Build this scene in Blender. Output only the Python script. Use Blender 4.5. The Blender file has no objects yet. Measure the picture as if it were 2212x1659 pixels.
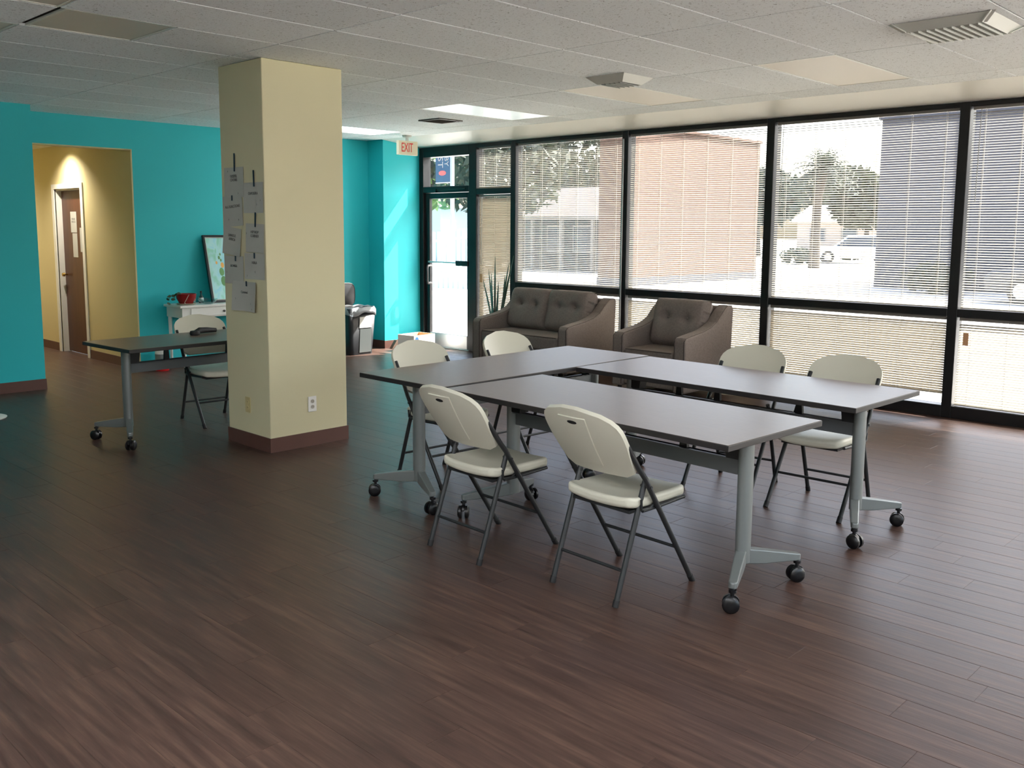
import bpy, bmesh, math, random
from mathutils import Vector, Matrix
random.seed(7)
PI = math.pi
scene = bpy.context.scene
C = scene.collection

# ------------------------------------------------------------------ camera
FPX, CY, CAM_H = 2013.71, 749.72, 1.62
YAW, PITCH, ROLL = 0.769252638, 0.126076230, 0.006407516
fw = Vector((math.cos(YAW)*math.cos(PITCH), math.sin(YAW)*math.cos(PITCH), -math.sin(PITCH)))
rt0 = Vector((math.sin(YAW), -math.cos(YAW), 0)); up0 = rt0.cross(fw)
rt = math.cos(ROLL)*rt0 + math.sin(ROLL)*up0
up = -math.sin(ROLL)*rt0 + math.cos(ROLL)*up0
cam_d = bpy.data.cameras.new('camera'); cam = bpy.data.objects.new('camera', cam_d); C.objects.link(cam)
cam_d.sensor_fit = 'HORIZONTAL'; cam_d.sensor_width = 36.0
cam_d.lens = FPX/2212*36.0
cam_d.shift_y = -(829.5-CY)/2212
cam_d.clip_start = 0.05; cam_d.clip_end = 500
M3 = Matrix((rt, up, -fw)).transposed()
cam.matrix_world = Matrix.Translation((0, 0, CAM_H)) @ M3.to_4x4()
scene.camera = cam

# ------------------------------------------------------------------ world, sun, exposure
SUN_DIR = Vector((-1.0, 0.40, -1.2)).normalized()      # direction the light travels
world = bpy.data.worlds.new('sky'); scene.world = world; world.use_nodes = True
nt = world.node_tree; nt.nodes.clear()
bg = nt.nodes.new('ShaderNodeBackground'); wo = nt.nodes.new('ShaderNodeOutputWorld')
sky = nt.nodes.new('ShaderNodeTexSky'); sky.sky_type = 'NISHITA'; sky.sun_disc = False
sky.sun_elevation = math.asin(-SUN_DIR.z); sky.sun_rotation = math.atan2(-SUN_DIR.x, -SUN_DIR.y)
sky.air_density = 1.0; sky.dust_density = 5.0; sky.ozone_density = 1.0
nt.links.new(sky.outputs[0], bg.inputs[0]); bg.inputs[1].default_value = 0.29
nt.links.new(bg.outputs[0], wo.inputs[0])
sun_d = bpy.data.lights.new('sun', 'SUN'); sun_d.energy = 8.0; sun_d.angle = math.radians(0.6); sun_d.color = (1.0, 0.96, 0.90)
sun = bpy.data.objects.new('sun', sun_d); C.objects.link(sun)
sun.rotation_euler = SUN_DIR.to_track_quat('-Z', 'Y').to_euler(); sun.location = (30, -12, 36)
vs = scene.view_settings
vs.view_transform = 'Standard'; vs.look = 'None'; vs.gamma = 1.0; vs.use_curve_mapping = False
vs.exposure = 2.15
scene.cycles.max_bounces = 9; scene.cycles.diffuse_bounces = 6; scene.cycles.glossy_bounces = 3
scene.cycles.transparent_max_bounces = 10; scene.cycles.sample_clamp_indirect = 8.0
scene.cycles.adaptive_threshold = 0.015
scene.cycles.caustics_reflective = False; scene.cycles.caustics_refractive = False

# ------------------------------------------------------------------ materials
def lin(c):
    return tuple(((v/255)/12.92 if v/255 <= 0.04045 else ((v/255+0.055)/1.055)**2.4) for v in c) + (1.0,)
MATS = {}
def mat(name, rgb, rough=0.5, metal=0.0, spec=0.5, vary=0.0, vscale=8.0, bump=0.0, bscale=60.0, transl=0.0, emit=0.0, stretch=None):
    m = bpy.data.materials.new(name); m.use_nodes = True
    t = m.node_tree; N = t.nodes; L = t.links
    b = N['Principled BSDF']; out = N['Material Output']
    b.inputs['Base Color'].default_value = lin(rgb); b.inputs['Roughness'].default_value = rough
    b.inputs['Metallic'].default_value = metal; b.inputs['Specular IOR Level'].default_value = spec
    if vary or bump:
        tc = N.new('ShaderNodeTexCoord'); mp = N.new('ShaderNodeMapping'); L.new(tc.outputs['Object'], mp.inputs[0])
        if stretch: mp.inputs['Scale'].default_value = stretch
    if vary:
        n = N.new('ShaderNodeTexNoise'); n.inputs['Scale'].default_value = vscale; n.inputs['Detail'].default_value = 4
        L.new(mp.outputs[0], n.inputs['Vector'])
        r = N.new('ShaderNodeValToRGB'); a = lin(rgb)
        r.color_ramp.elements[0].position = 0.3; r.color_ramp.elements[1].position = 0.7
        r.color_ramp.elements[0].color = tuple(v*(1-vary) for v in a[:3]) + (1,)
        r.color_ramp.elements[1].color = tuple(min(1, v*(1+vary)) for v in a[:3]) + (1,)
        L.new(n.outputs['Fac'], r.inputs[0]); L.new(r.outputs[0], b.inputs['Base Color'])
    if bump:
        n2 = N.new('ShaderNodeTexNoise'); n2.inputs['Scale'].default_value = bscale; n2.inputs['Detail'].default_value = 3
        L.new(mp.outputs[0], n2.inputs['Vector'])
        bp = N.new('ShaderNodeBump'); bp.inputs['Strength'].default_value = bump; bp.inputs['Distance'].default_value = 0.01
        L.new(n2.outputs['Fac'], bp.inputs['Height']); L.new(bp.outputs[0], b.inputs['Normal'])
    if transl:
        tr = N.new('ShaderNodeBsdfTranslucent'); tr.inputs[0].default_value = lin(rgb)
        mx = N.new('ShaderNodeMixShader'); mx.inputs[0].default_value = transl
        L.new(b.outputs[0], mx.inputs[1]); L.new(tr.outputs[0], mx.inputs[2]); L.new(mx.outputs[0], out.inputs[0])
    if emit:
        b.inputs['Emission Color'].default_value = lin(rgb); b.inputs['Emission Strength'].default_value = emit
    MATS[name] = m
    return m

TEAL = mat('teal_paint', (36, 186, 194), 0.55, spec=0.4, bump=0.04, bscale=140)
YELLOW = mat('yellow_paint', (210, 203, 168), 0.6, spec=0.35, bump=0.05, bscale=120)
CREAM = mat('cream_paint', (206, 194, 148), 0.6, spec=0.35, bump=0.05, bscale=120)
BASEB = mat('brown_vinyl_base', (92, 62, 54), 0.45, vary=0.06, vscale=6)
WHITEP = mat('white_paint', (226, 226, 220), 0.45, bump=0.02)
BRONZE = mat('dark_bronze_aluminium', (26, 26, 28), 0.38, metal=0.35, vary=0.15, vscale=3)
ALU = mat('mill_aluminium', (168, 170, 172), 0.35, metal=0.8)
SLAT = mat('blind_slat_white', (178, 171, 158), 0.45, transl=0.3)
CORD = mat('blind_cord', (225, 222, 214), 0.8)
RAIL = mat('blind_rail', (128, 122, 116), 0.4, metal=0.2)
TILEM = None
GAPM = mat('tile_gap_dark', (46, 45, 43), 0.9)
PLASTIC = mat('almond_plastic', (206, 203, 186), 0.42, spec=0.45, bump=0.03, bscale=220)
TUBE = mat('charcoal_powder_coat', (44, 46, 47), 0.45, metal=0.2, bump=0.02, bscale=400)
CAP = mat('black_rubber', (20, 20, 21), 0.6)
EDGE = mat('table_edge_black', (34, 31, 31), 0.5)
POST = mat('silver_table_paint', (122, 127, 126), 0.38, metal=0.35, spec=0.5)
BEAM = mat('grey_beam_paint', (98, 102, 104), 0.45, metal=0.3)
CASTER = mat('black_caster', (16, 16, 18), 0.28)
FABRIC = mat('grey_brown_upholstery', (124, 114, 108), 0.95, spec=0.15, vary=0.12, vscale=60, bump=0.25, bscale=500)
PIPING = mat('upholstery_piping', (70, 64, 61), 0.95, spec=0.1)
LENS = mat('prismatic_light_lens', (206, 200, 188), 0.5, spec=0.6, bump=0.05, bscale=260)
VENTW = mat('vent_enamel', (205, 207, 200), 0.4)
VENTD = mat('vent_dark_metal', (70, 66, 58), 0.5)
DARK = mat('dark_cavity', (14, 13, 13), 0.9)
PAPER = mat('white_paper', (186, 186, 178), 0.8, transl=0.1, vary=0.03, vscale=5)
INK = mat('pencil_ink', (96, 94, 92), 0.8)
TAPE = mat('dark_blue_tape', (32, 52, 66), 0.6)
OUTLET = mat('outlet_plate', (232, 231, 226), 0.35)
OUTLET_S = mat('outlet_socket', (170, 165, 155), 0.4)
OUTLET_Y = mat('painted_outlet_plate', (196, 182, 132), 0.5)
WOODD = mat('brown_door_veneer', (78, 45, 33), 0.42, vary=0.18, vscale=5, stretch=(4, 4, .4))
BRASS = mat('brass', (190, 160, 90), 0.25, metal=1.0)
SIGNB = mat('sign_cream', (216, 208, 182), 0.45)
RED = mat('sign_red', (214, 46, 38), 0.5)
POTRED = mat('red_glazed_pot', (140, 28, 28), 0.22)
LEAFG = mat('leaf_green', (46, 74, 44), 0.5, vary=0.25, vscale=12, transl=0.2)
SNAKE = mat('snake_plant_leaf', (44, 66, 42), 0.45, vary=0.4, vscale=18, stretch=(1, 1, 5))
SOIL = mat('soil', (50, 38, 30), 0.95, vary=0.3, vscale=30)
TERRA = mat('beige_ceramic', (196, 182, 160), 0.4)
BAG = mat('clear_bin_liner', (222, 226, 230), 0.25, transl=0.35, bump=0.5, bscale=18)
BINM = mat('black_bin_plastic', (30, 30, 33), 0.42, bump=0.05, bscale=40)
CARD = mat('cardboard_inside', (196, 152, 112), 0.85)
BOXW = mat('white_carton', (232, 231, 226), 0.7)
BLUEP = mat('blue_print', (44, 96, 176), 0.6)
BLACKP = mat('black_frame', (20, 22, 26), 0.3)
SHADEB = mat('flap_shadow_brown', (96, 72, 58), 0.7, vary=0.2, vscale=20)  # brown for the baseboard shaded by the carton flap

def glass_mat(name, tint, k=0.06):
    m = bpy.data.materials.new(name); m.use_nodes = True; t = m.node_tree; N = t.nodes; L = t.links; N.clear()
    out = N.new('ShaderNodeOutputMaterial'); tr = N.new('ShaderNodeBsdfTransparent'); tr.inputs[0].default_value = tint
    gl = N.new('ShaderNodeBsdfGlossy'); gl.inputs['Roughness'].default_value = 0.01; gl.inputs[0].default_value = (1, 1, 1, 1)
    lw = N.new('ShaderNodeLayerWeight'); lw.inputs[0].default_value = 0.5
    pw_ = N.new('ShaderNodeMath'); pw_.operation = 'POWER'; pw_.inputs[1].default_value = 5.0; L.new(lw.outputs['Facing'], pw_.inputs[0])
    fr = N.new('ShaderNodeMapRange'); fr.inputs['To Min'].default_value = 0.04; L.new(pw_.outputs[0], fr.inputs[0])
    mx = N.new('ShaderNodeMixShader'); L.new(fr.outputs[0], mx.inputs[0]); L.new(tr.outputs[0], mx.inputs[1]); L.new(gl.outputs[0], mx.inputs[2])
    L.new(mx.outputs[0], out.inputs[0]); MATS[name] = m
    return m
GLASS = glass_mat('window_glass', (0.86, 0.88, 0.88, 1))
GLASSD = glass_mat('door_glass', (0.93, 0.95, 0.95, 1))
GLASSB = glass_mat('clear_bowl_glass', (0.80, 0.92, 0.92, 1))

def plank_mat():
    m = bpy.data.materials.new('wood_vinyl_plank'); m.use_nodes = True; t = m.node_tree; N = t.nodes; L = t.links
    b = N['Principled BSDF']
    geo = N.new('ShaderNodeNewGeometry'); oi = N.new('ShaderNodeObjectInfo')
    ad = N.new('ShaderNodeMath'); ad.operation = 'ADD'; L.new(geo.outputs['Random Per Island'], ad.inputs[0]); L.new(oi.outputs['Random'], ad.inputs[1])
    frc = N.new('ShaderNodeMath'); frc.operation = 'FRACT'; L.new(ad.outputs[0], frc.inputs[0])
    off = N.new('ShaderNodeMath'); off.operation = 'MULTIPLY'; off.inputs[1].default_value = 37.0; L.new(frc.outputs[0], off.inputs[0])
    cmb = N.new('ShaderNodeCombineXYZ'); L.new(off.outputs[0], cmb.inputs[2])
    va = N.new('ShaderNodeVectorMath'); va.operation = 'ADD'; L.new(geo.outputs['Position'], va.inputs[0]); L.new(cmb.outputs[0], va.inputs[1])
    mp = N.new('ShaderNodeMapping'); mp.inputs['Scale'].default_value = (26, 1.6, 1); L.new(va.outputs[0], mp.inputs[0])
    n = N.new('ShaderNodeTexNoise'); n.inputs['Scale'].default_value = 1.6; n.inputs['Detail'].default_value = 6; n.inputs['Roughness'].default_value = 0.65
    L.new(mp.outputs[0], n.inputs['Vector'])
    rmp = N.new('ShaderNodeValToRGB'); e = rmp.color_ramp.elements
    e[0].position = 0.25; e[0].color = lin((52, 38, 34)); e[1].position = 0.8; e[1].color = lin((104, 80, 67))
    e2 = rmp.color_ramp.elements.new(0.52); e2.color = lin((76, 57, 50))
    L.new(n.outputs['Fac'], rmp.inputs[0])
    mr = N.new('ShaderNodeMapRange'); mr.inputs['To Min'].default_value = 0.90; mr.inputs['To Max'].default_value = 1.10; L.new(frc.outputs[0], mr.inputs[0])
    mul = N.new('ShaderNodeMix'); mul.data_type = 'RGBA'; mul.blend_type = 'MULTIPLY'; mul.inputs[0].default_value = 1
    L.new(rmp.outputs[0], mul.inputs[6]); L.new(mr.outputs[0], mul.inputs[7]); L.new(mul.outputs[2], b.inputs['Base Color'])
    rr = N.new('ShaderNodeMapRange'); rr.inputs['To Min'].default_value = 0.30; rr.inputs['To Max'].default_value = 0.46
    L.new(n.outputs['Fac'], rr.inputs[0]); L.new(rr.outputs[0], b.inputs['Roughness'])
    b.inputs['Specular IOR Level'].default_value = 0.25
    bp = N.new('ShaderNodeBump'); bp.inputs['Strength'].default_value = 0.16; bp.inputs['Distance'].default_value = 0.004
    L.new(n.outputs['Fac'], bp.inputs['Height']); L.new(bp.outputs[0], b.inputs['Normal'])
    return m
PLANK = plank_mat()

def tile_mat():
    m = bpy.data.materials.new('fissured_ceiling_tile'); m.use_nodes = True; t = m.node_tree; N = t.nodes; L = t.links
    b = N['Principled BSDF']; b.inputs['Roughness'].default_value = 0.9; b.inputs['Specular IOR Level'].default_value = 0.2
    geo = N.new('ShaderNodeNewGeometry')
    v = N.new('ShaderNodeTexNoise'); v.inputs['Scale'].default_value = 75; v.inputs['Detail'].default_value = 2; v.inputs['Distortion'].default_value = 1.2
    L.new(geo.outputs['Position'], v.inputs['Vector'])
    r = N.new('ShaderNodeValToRGB'); e = r.color_ramp.elements
    e[0].position = 0.30; e[0].color = lin((164, 166, 166)); e[1].position = 0.40; e[1].color = lin((238, 243, 246))
    L.new(v.outputs['Fac'], r.inputs[0])
    oi = N.new('ShaderNodeObjectInfo'); mr = N.new('ShaderNodeMapRange'); mr.inputs['To Min'].default_value = 0.92; mr.inputs['To Max'].default_value = 1.04
    L.new(oi.outputs['Random'], mr.inputs[0])
    mul = N.new('ShaderNodeMix'); mul.data_type = 'RGBA'; mul.blend_type = 'MULTIPLY'; mul.inputs[0].default_value = 1
    L.new(r.outputs[0], mul.inputs[6]); L.new(mr.outputs[0], mul.inputs[7]); L.new(mul.outputs[2], b.inputs['Base Color'])
    bp = N.new('ShaderNodeBump'); bp.inputs['Strength'].default_value = 0.35; bp.inputs['Distance'].default_value = 0.006
    L.new(r.outputs[0], bp.inputs['Height']); L.new(bp.outputs[0], b.inputs['Normal'])
    return m
TILEM = tile_mat()

def laminate():
    m = mat('grey_brown_laminate', (118, 99, 86), 0.33, spec=0.30, vary=0.07, vscale=14, stretch=(1, 8, 1), bump=0.015, bscale=300)
    return m
LAM = laminate()

def picture_mat():
    m = bpy.data.materials.new('watercolour_print'); m.use_nodes = True; t = m.node_tree; N = t.nodes; L = t.links
    b = N['Principled BSDF']; b.inputs['Roughness'].default_value = 0.25
    tc = N.new('ShaderNodeTexCoord'); mp = N.new('ShaderNodeMapping'); mp.inputs['Scale'].default_value = (5, 5, 2.2); L.new(tc.outputs['Object'], mp.inputs[0])
    n = N.new('ShaderNodeTexNoise'); n.inputs['Scale'].default_value = 1.6; n.inputs['Detail'].default_value = 3; n.inputs['Distortion'].default_value = 0.8
    L.new(mp.outputs[0], n.inputs['Vector'])
    r = N.new('ShaderNodeValToRGB'); r.color_ramp.interpolation = 'EASE'; e = r.color_ramp.elements
    e[0].position = 0.2; e[0].color = lin((96, 168, 120)); e[1].position = 0.85; e[1].color = lin((236, 214, 150))
    for p, c in ((0.4, (150, 214, 196)), (0.52, (176, 226, 226)), (0.66, (150, 216, 232)), (0.75, (190, 226, 200))):
        q = r.color_ramp.elements.new(p); q.color = lin(c)
    L.new(n.outputs['Fac'], r.inputs[0]); L.new(r.outputs[0], b.inputs['Base Color'])
    return m
PICT = picture_mat()

# ------------------------------------------------------------------ mesh helpers
class MB:
    def __init__(s): s.v = []; s.f = []; s.m = []
    def add(s, vs, fs, mi=0):
        o = len(s.v); s.v += [tuple(p) for p in vs]; s.f += [tuple(i+o for i in f) for f in fs]; s.m += [mi]*len(fs); return s
    def box(s, x0, x1, y0, y1, z0, z1, mi=0):
        return s.add([(x0,y0,z0),(x1,y0,z0),(x1,y1,z0),(x0,y1,z0),(x0,y0,z1),(x1,y0,z1),(x1,y1,z1),(x0,y1,z1)],
                     [(3,2,1,0),(4,5,6,7),(0,1,5,4),(1,2,6,5),(2,3,7,6),(3,0,4,7)], mi)
    def prism(s, poly, axis, a, b, mi=0):
        """poly: 2D points counter-clockwise; axis 'x','y','z' extruded from a to b"""
        def P(p, t):
            return {'x': (t, p[0], p[1]), 'y': (p[0], t, p[1]), 'z': (p[0], p[1], t)}[axis]
        n = len(poly)
        vs = [P(p, a) for p in poly] + [P(p, b) for p in poly]
        fs = [tuple(range(n))[::-1], tuple(range(n, 2*n))] + [(i, (i+1) % n, n+(i+1) % n, n+i) for i in range(n)]
        return s.add(vs, fs, mi)
    def tube(s, path, r, n=8, mi=0, cap=True):
        pts = [Vector(p) for p in path]; rs = r if isinstance(r, (list, tuple)) else [r]*len(pts)
        vs = []; fs = []
        t0 = (pts[1]-pts[0]).normalized()
        ref = Vector((0, 0, 1)) if abs(t0.z) < 0.9 else Vector((1, 0, 0))
        u = t0.cross(ref).normalized()
        for i, p in enumerate(pts):
            t = ((pts[min(i+1, len(pts)-1)]-p).normalized() if i == 0 else (p-pts[i-1]).normalized() if i == len(pts)-1 else ((pts[i+1]-p).normalized()+(p-pts[i-1]).normalized()).normalized())
            u = (u - t*u.dot(t)).normalized(); w = t.cross(u)
            for k in range(n):
                a = 2*PI*k/n; vs.append(p + rs[i]*(math.cos(a)*u + math.sin(a)*w))
        for i in range(len(pts)-1):
            for k in range(n):
                fs.append((i*n+k, i*n+(k+1) % n, (i+1)*n+(k+1) % n, (i+1)*n+k))
        if cap:
            fs.append(tuple(range(n))[::-1]); fs.append(tuple(range((len(pts)-1)*n, len(pts)*n)))
        return s.add(vs, fs, mi)
    def lathe(s, prof, n=20, mi=0, c=(0, 0, 0)):
        vs = []; fs = []; m = len(prof)
        for k in range(n):
            a = 2*PI*k/n
            for r, z in prof: vs.append((c[0]+r*math.cos(a), c[1]+r*math.sin(a), c[2]+z))
        for k in range(n):
            for i in range(m-1):
                fs.append((k*m+i, ((k+1) % n)*m+i, ((k+1) % n)*m+i+1, k*m+i+1))
        return s.add(vs, fs, mi)
    def sheet(s, nu, nv, fn, th, mi=0):
        """closed thick sheet: fn(u,v)->(point, normal)"""
        A = []; B = []
        for j in range(nv+1):
            for i in range(nu+1):
                p, nn = fn(i/nu, j/nv); p = Vector(p); nn = Vector(nn)
                A.append(p + nn*th/2); B.append(p - nn*th/2)
        o = len(A); W = nu+1; fs = []
        for j in range(nv):
            for i in range(nu):
                a = j*W+i; fs.append((a, a+1, a+W+1, a+W)); fs.append((o+a, o+a+W, o+a+W+1, o+a+1))
        for i in range(nu):
            fs.append((i, o+i, o+i+1, i+1)); a = nv*W+i; fs.append((a, a+1, o+a+1, o+a))
        for j in range(nv):
            a = j*W; fs.append((a, a+W, o+a+W, o+a)); a = j*W+nu; fs.append((a, o+a, o+a+W, a+W))
        return s.add(A+B, fs, mi)
    def mesh(s, name, mats, smooth=False):
        me = bpy.data.meshes.new(name); me.from_pydata(s.v, [], s.f)
        for m in (mats if isinstance(mats, (list, tuple)) else [mats]): me.materials.append(m)
        if len(me.materials) > 1: me.polygons.foreach_set('material_index', s.m)
        bm = bmesh.new(); bm.from_mesh(me); bmesh.ops.recalc_face_normals(bm, faces=bm.faces); bm.to_mesh(me); bm.free()
        if smooth:
            me.polygons.foreach_set('use_smooth', [True]*len(me.polygons))
            try: me.set_sharp_from_angle(angle=math.radians(smooth if smooth is not True else 40))
            except Exception: pass
        me.update(); return me

def put(name, me, parent=None, loc=(0, 0, 0), rot=(0, 0, 0)):
    o = bpy.data.objects.new(name, me); C.objects.link(o); o.location = loc; o.rotation_euler = rot
    if parent: o.parent = parent
    return o
def obj(name, mb, mats, parent=None, smooth=False, bevel=0.0, seg=2, loc=(0, 0, 0), rot=(0, 0, 0)):
    o = put(name, mb.mesh(name, mats, smooth), parent, loc, rot)
    if bevel:
        b = o.modifiers.new('bevel', 'BEVEL'); b.width = bevel; b.segments = seg; b.limit_method = 'ANGLE'; b.angle_limit = math.radians(40)
    return o
def tag(o, label, cat, group=None):
    o['label'] = label; o['category'] = cat
    if group: o['group'] = group
    return o
def thing(name, label, cat, loc=(0, 0, 0), rotz=0, group=None):
    o = bpy.data.objects.new(name, None); C.objects.link(o); o.location = loc; o.rotation_euler = (0, 0, rotz); o.empty_display_size = 0.1
    return tag(o, label, cat, group)
def struct(o): o['kind'] = 'structure'; return o
def sempty(name, loc=(0, 0, 0)):
    o = bpy.data.objects.new(name, None); C.objects.link(o); o.location = loc; return struct(o)
def dup(root, loc, rotz, label):
    r = root.copy(); C.objects.link(r); r.location = loc; r.rotation_euler = (0, 0, rotz); r['label'] = label
    for ch in list(root.children):
        c = ch.copy(); C.objects.link(c); c.parent = r
        for g in list(ch.children):
            d = g.copy(); C.objects.link(d); d.parent = c
    return r
def text_mb(body, size, ext=0.001):
    cu = bpy.data.curves.new('lettering', 'FONT'); cu.body = body; cu.size = size; cu.extrude = ext; cu.align_x = 'CENTER'; cu.align_y = 'CENTER'; cu.resolution_u = 3
    o = bpy.data.objects.new('lettering', cu); C.objects.link(o)
    dg = bpy.context.evaluated_depsgraph_get(); me = bpy.data.meshes.new_from_object(o.evaluated_get(dg))
    bpy.data.objects.remove(o); return me

# ------------------------------------------------------------------ room shell
XW, YB, YP, ZC = 8.45, 10.30, 9.97, 2.78        # window plane, back wall, back pier, ceiling
XL, YF = -2.0, -4.15
floor = struct(obj('floor', MB().box(XL-.1, XW+.14, YF-.1, 15.2, -0.12, -0.006), GAPM))
# planks run along y
PW, PL, GAP = 0.152, 1.26, 0.0003
def plank_mb(mb, x, y0, y1, z=0.0):
    c = 0.0016; a, b, d, e = x+GAP, x+PW-GAP, y0+GAP, y1-GAP
    mb.add([(a,d,-.006),(b,d,-.006),(b,e,-.006),(a,e,-.006),(a,d,z-.0005),(b,d,z-.0005),(b,e,z-.0005),(a,e,z-.0005),
            (a+c,d+c,z),(b-c,d+c,z),(b-c,e-c,z),(a+c,e-c,z)],
           [(0,1,5,4),(1,2,6,5),(2,3,7,6),(3,0,4,7),(4,5,9,8),(5,6,10,9),(6,7,11,10),(7,4,8,11),(8,9,10,11)])
def project(p):
    v = Vector(p)-Vector((0, 0, CAM_H)); w = v.dot(fw)
    return (1106+FPX*v.dot(rt)/w, CY-FPX*v.dot(up)/w, w) if w > 0.2 else None
planks = []
rngp = random.Random(3)
i = 0; x = XL
while x < XW+.05:
    y = YF - rngp.random()*PL
    while y < 15.0:
        y1 = min(y+PL, 15.1)
        if y1 > YF:
            y0 = max(y, YF)
            # skip what lies behind the back walls
            if y0 < YB or (3.37 < x+PW and x < 4.6):
                planks.append((x, y0, y1 if (3.3 < x < 4.6) else min(y1, YB)))
        y = y1
    x += PW
def seen(pl):
    x, y0, y1 = pl
    q = project((x+PW/2, (y0+y1)/2, 0))
    if not q or not (-200 < q[0] < 2412 and 480 < q[1] < 1800): return 0
    return (y1-y0)/q[2]**2.0
planks.sort(key=seen, reverse=True)
full = MB(); plank_mb(full, -PW/2, -PL/2, PL/2); full_me = full.mesh('plank', PLANK)
for pl in planks[:300]:
    x, y0, y1 = pl
    if abs(y1-y0-PL) < 1e-6:
        put('plank', full_me, floor, (x+PW/2, (y0+y1)/2, 0))
    else:
        obj('plank', (lambda m: (plank_mb(m, x, y0, y1), m)[1])(MB()), PLANK, floor)
rest = MB()
for pl in planks[300:]: plank_mb(rest, *pl)
ro = obj('planks', rest, PLANK, floor); ro['kind'] = 'stuff'

def wall(name, boxes, m, bev=0):
    mb = MB()
    for b in boxes: mb.box(*b)
    return struct(obj(name, mb, m))
wall('wall_back', [(4.59, 7.82, YB, YB+.12, 0, ZC+.016), (3.37, 4.59, YB, YB+.12, 2.465, ZC+.016)], TEAL)
wall('wall_back_pier', [(7.82, XW+.1, YP, YB+.12, 0, ZC+.016)], TEAL)
wall('wall_left', [(XL, 3.37, 9.75, YB+.12, 0, ZC+.016)], TEAL)
wall('wall_side', [(XL-.12, XL, YF, 9.75, 0, ZC+.016)], WHITEP)
wall('wall_front', [(XL-.12, .60, YF-.12, YF, 0, ZC+.016), (.60, XW+.14, YF-.12, YF, 2.70, ZC+.016), (.60, XW+.14, YF-.12, YF, 0, .08)], WHITEP)
# corridor: right wall with a door opening, end wall, left wall, ceiling
DY0, DY1, DZ = 11.76, 12.60, 2.085
wall('wall_corridor_right', [(4.59, 4.71, YB+.12, DY0, 0, 2.62), (4.59, 4.71, DY1, 15.1, 0, 2.62), (4.59, 4.71, DY0, DY1, DZ, 2.62)], CREAM)
wall('wall_corridor_left', [(3.25, 3.37, YB+.12, 15.1, 0, 2.62)], CREAM)
wall('wall_corridor_end', [(3.25, 4.71, 15.0, 15.1, 0, 2.62)], CREAM)
wall('ceiling_corridor', [(3.25, 4.71, YB+.12, 15.1, 2.62, 2.72)], WHITEP)
# opening jamb lining in cream paint at the corridor mouth
wall('trim_1', [(4.575, 4.5905, YB-.001, YB+.13, 0, 2.465), (3.37, 4.575, YB+.002, YB+.13, 2.452, 2.465)], CREAM)

def baseboard(name, segs):
    mb = MB()
    for b in segs: mb.box(*b)
    return struct(obj(name, mb, BASEB))
BH = 0.105
baseboard('baseboard_back', [(4.59, 7.82, YB-.008, YB, 0, BH)])
baseboard('baseboard_back_pier', [(7.812, 8.44, YP-.008, YP, 0, BH), (7.812, 7.82, YP, YB-.008, 0, BH)])
baseboard('baseboard_left', [(XL, 3.378, 9.742, 9.75, 0, BH), (3.37, 3.378, 9.75, YB+.12, 0, BH)])
baseboard('baseboard_corridor', [(4.582, 4.59, YB+.14, DY0-.07, 0, BH), (4.582, 4.59, DY1+.07, 15.0, 0, BH)])
baseboard('baseboard_side', [(XL, XL+.008, YF, 9.742, 0, BH)])

# ceiling backing, tiles, lights
ceiling = struct(obj('ceiling', MB().box(XL-.12, XW+.14, YF-.12, YB+.12, ZC+.016, ZC+.10), GAPM))
XE = [-2.0, -0.665, 0.68, 2.025, 3.37, 4.725, 6.07, 7.40, 7.80]
YE = [4.74+.612*k for k in range(-15, 10)]
YE = [max(YF, min(YB, y)) for y in YE] + [YB]
def cell_y(k): return YE[k+15]
light_specs = []      # (x0,x1,row index,label)
light_specs.append((6.07, 7.40, 7, 'ceiling light panel between the yellow column and the exit sign'))
light_specs.append((6.07, 7.40, 3, 'bright ceiling light panel in front of the small square vent'))
light_specs.append((6.07, 7.40, 0, 'cream ceiling light panel beside the small flared air vent'))
light_specs.append((6.07, 7.40, -3, 'cream ceiling light panel nearest the large louvred vent'))
light_specs.append((2.055, 2.69, 1, 'dark unlit square ceiling light panel in front of the column'))
light_specs.append((1.39, 2.025, 2, 'grey unlit ceiling light panel at the left picture edge'))
light_specs.append((1.39, 2.025, 0, 'grey unlit ceiling light panel cut off by the top left corner'))
LIT_LENS = mat('lit_light_lens', (244, 248, 255), 0.4, emit=3.2)
ON_LENS = mat('switched_on_lens', (240, 248, 252), 0.3, emit=1.0)
DIM_LENS = mat('dim_on_lens', (232, 244, 246), 0.3, emit=0.10)
for lx in ((-2.0, -.665), (-.665, .68)):
    for r_, w_ in ((-12, 'fourth'), (-9, 'third'), (-6, 'second'), (-3, 'first')):
        light_specs.append((lx[0], lx[1], r_, 'lit ceiling light panel behind the camera, %s of the %s row' % (w_, 'left' if lx[0] < -1 else 'right')))
for r_, w_ in ((-12, 'far'), (-9, 'near')):
    light_specs.append((2.025, 3.37, r_, 'lit ceiling light panel behind the camera on the window side, the %s one' % w_))
tile_cache = {}
def tile(x0, x1, y0, y1):
    w, d = round(x1-x0, 3), round(y1-y0, 3)
    if w < .05 or d < .05: return
    if (w, d) not in tile_cache:
        g = 0.0045; c = 0.002; a, b = w/2-g, d/2-g
        mb = MB().add([(-a,-b,.014),(a,-b,.014),(a,b,.014),(-a,b,.014),(-a,-b,.004),(a,-b,.004),(a,b,.004),(-a,b,.004),(-a+c,-b+c,0),(a-c,-b+c,0),(a-c,b-c,0),(-a+c,b-c,0)],
            [(0,1,2,3),(0,4,5,1),(1,5,6,2),(2,6,7,3),(3,7,4,0),(4,8,9,5),(5,9,10,6),(6,10,11,7),(7,11,8,4),(8,11,10,9)])
        tile_cache[(w, d)] = mb.mesh('ceiling_tile', TILEM)
    put('ceiling_tile', tile_cache[(w, d)], ceiling, ((x0+x1)/2, (y0+y1)/2, ZC))
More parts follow.
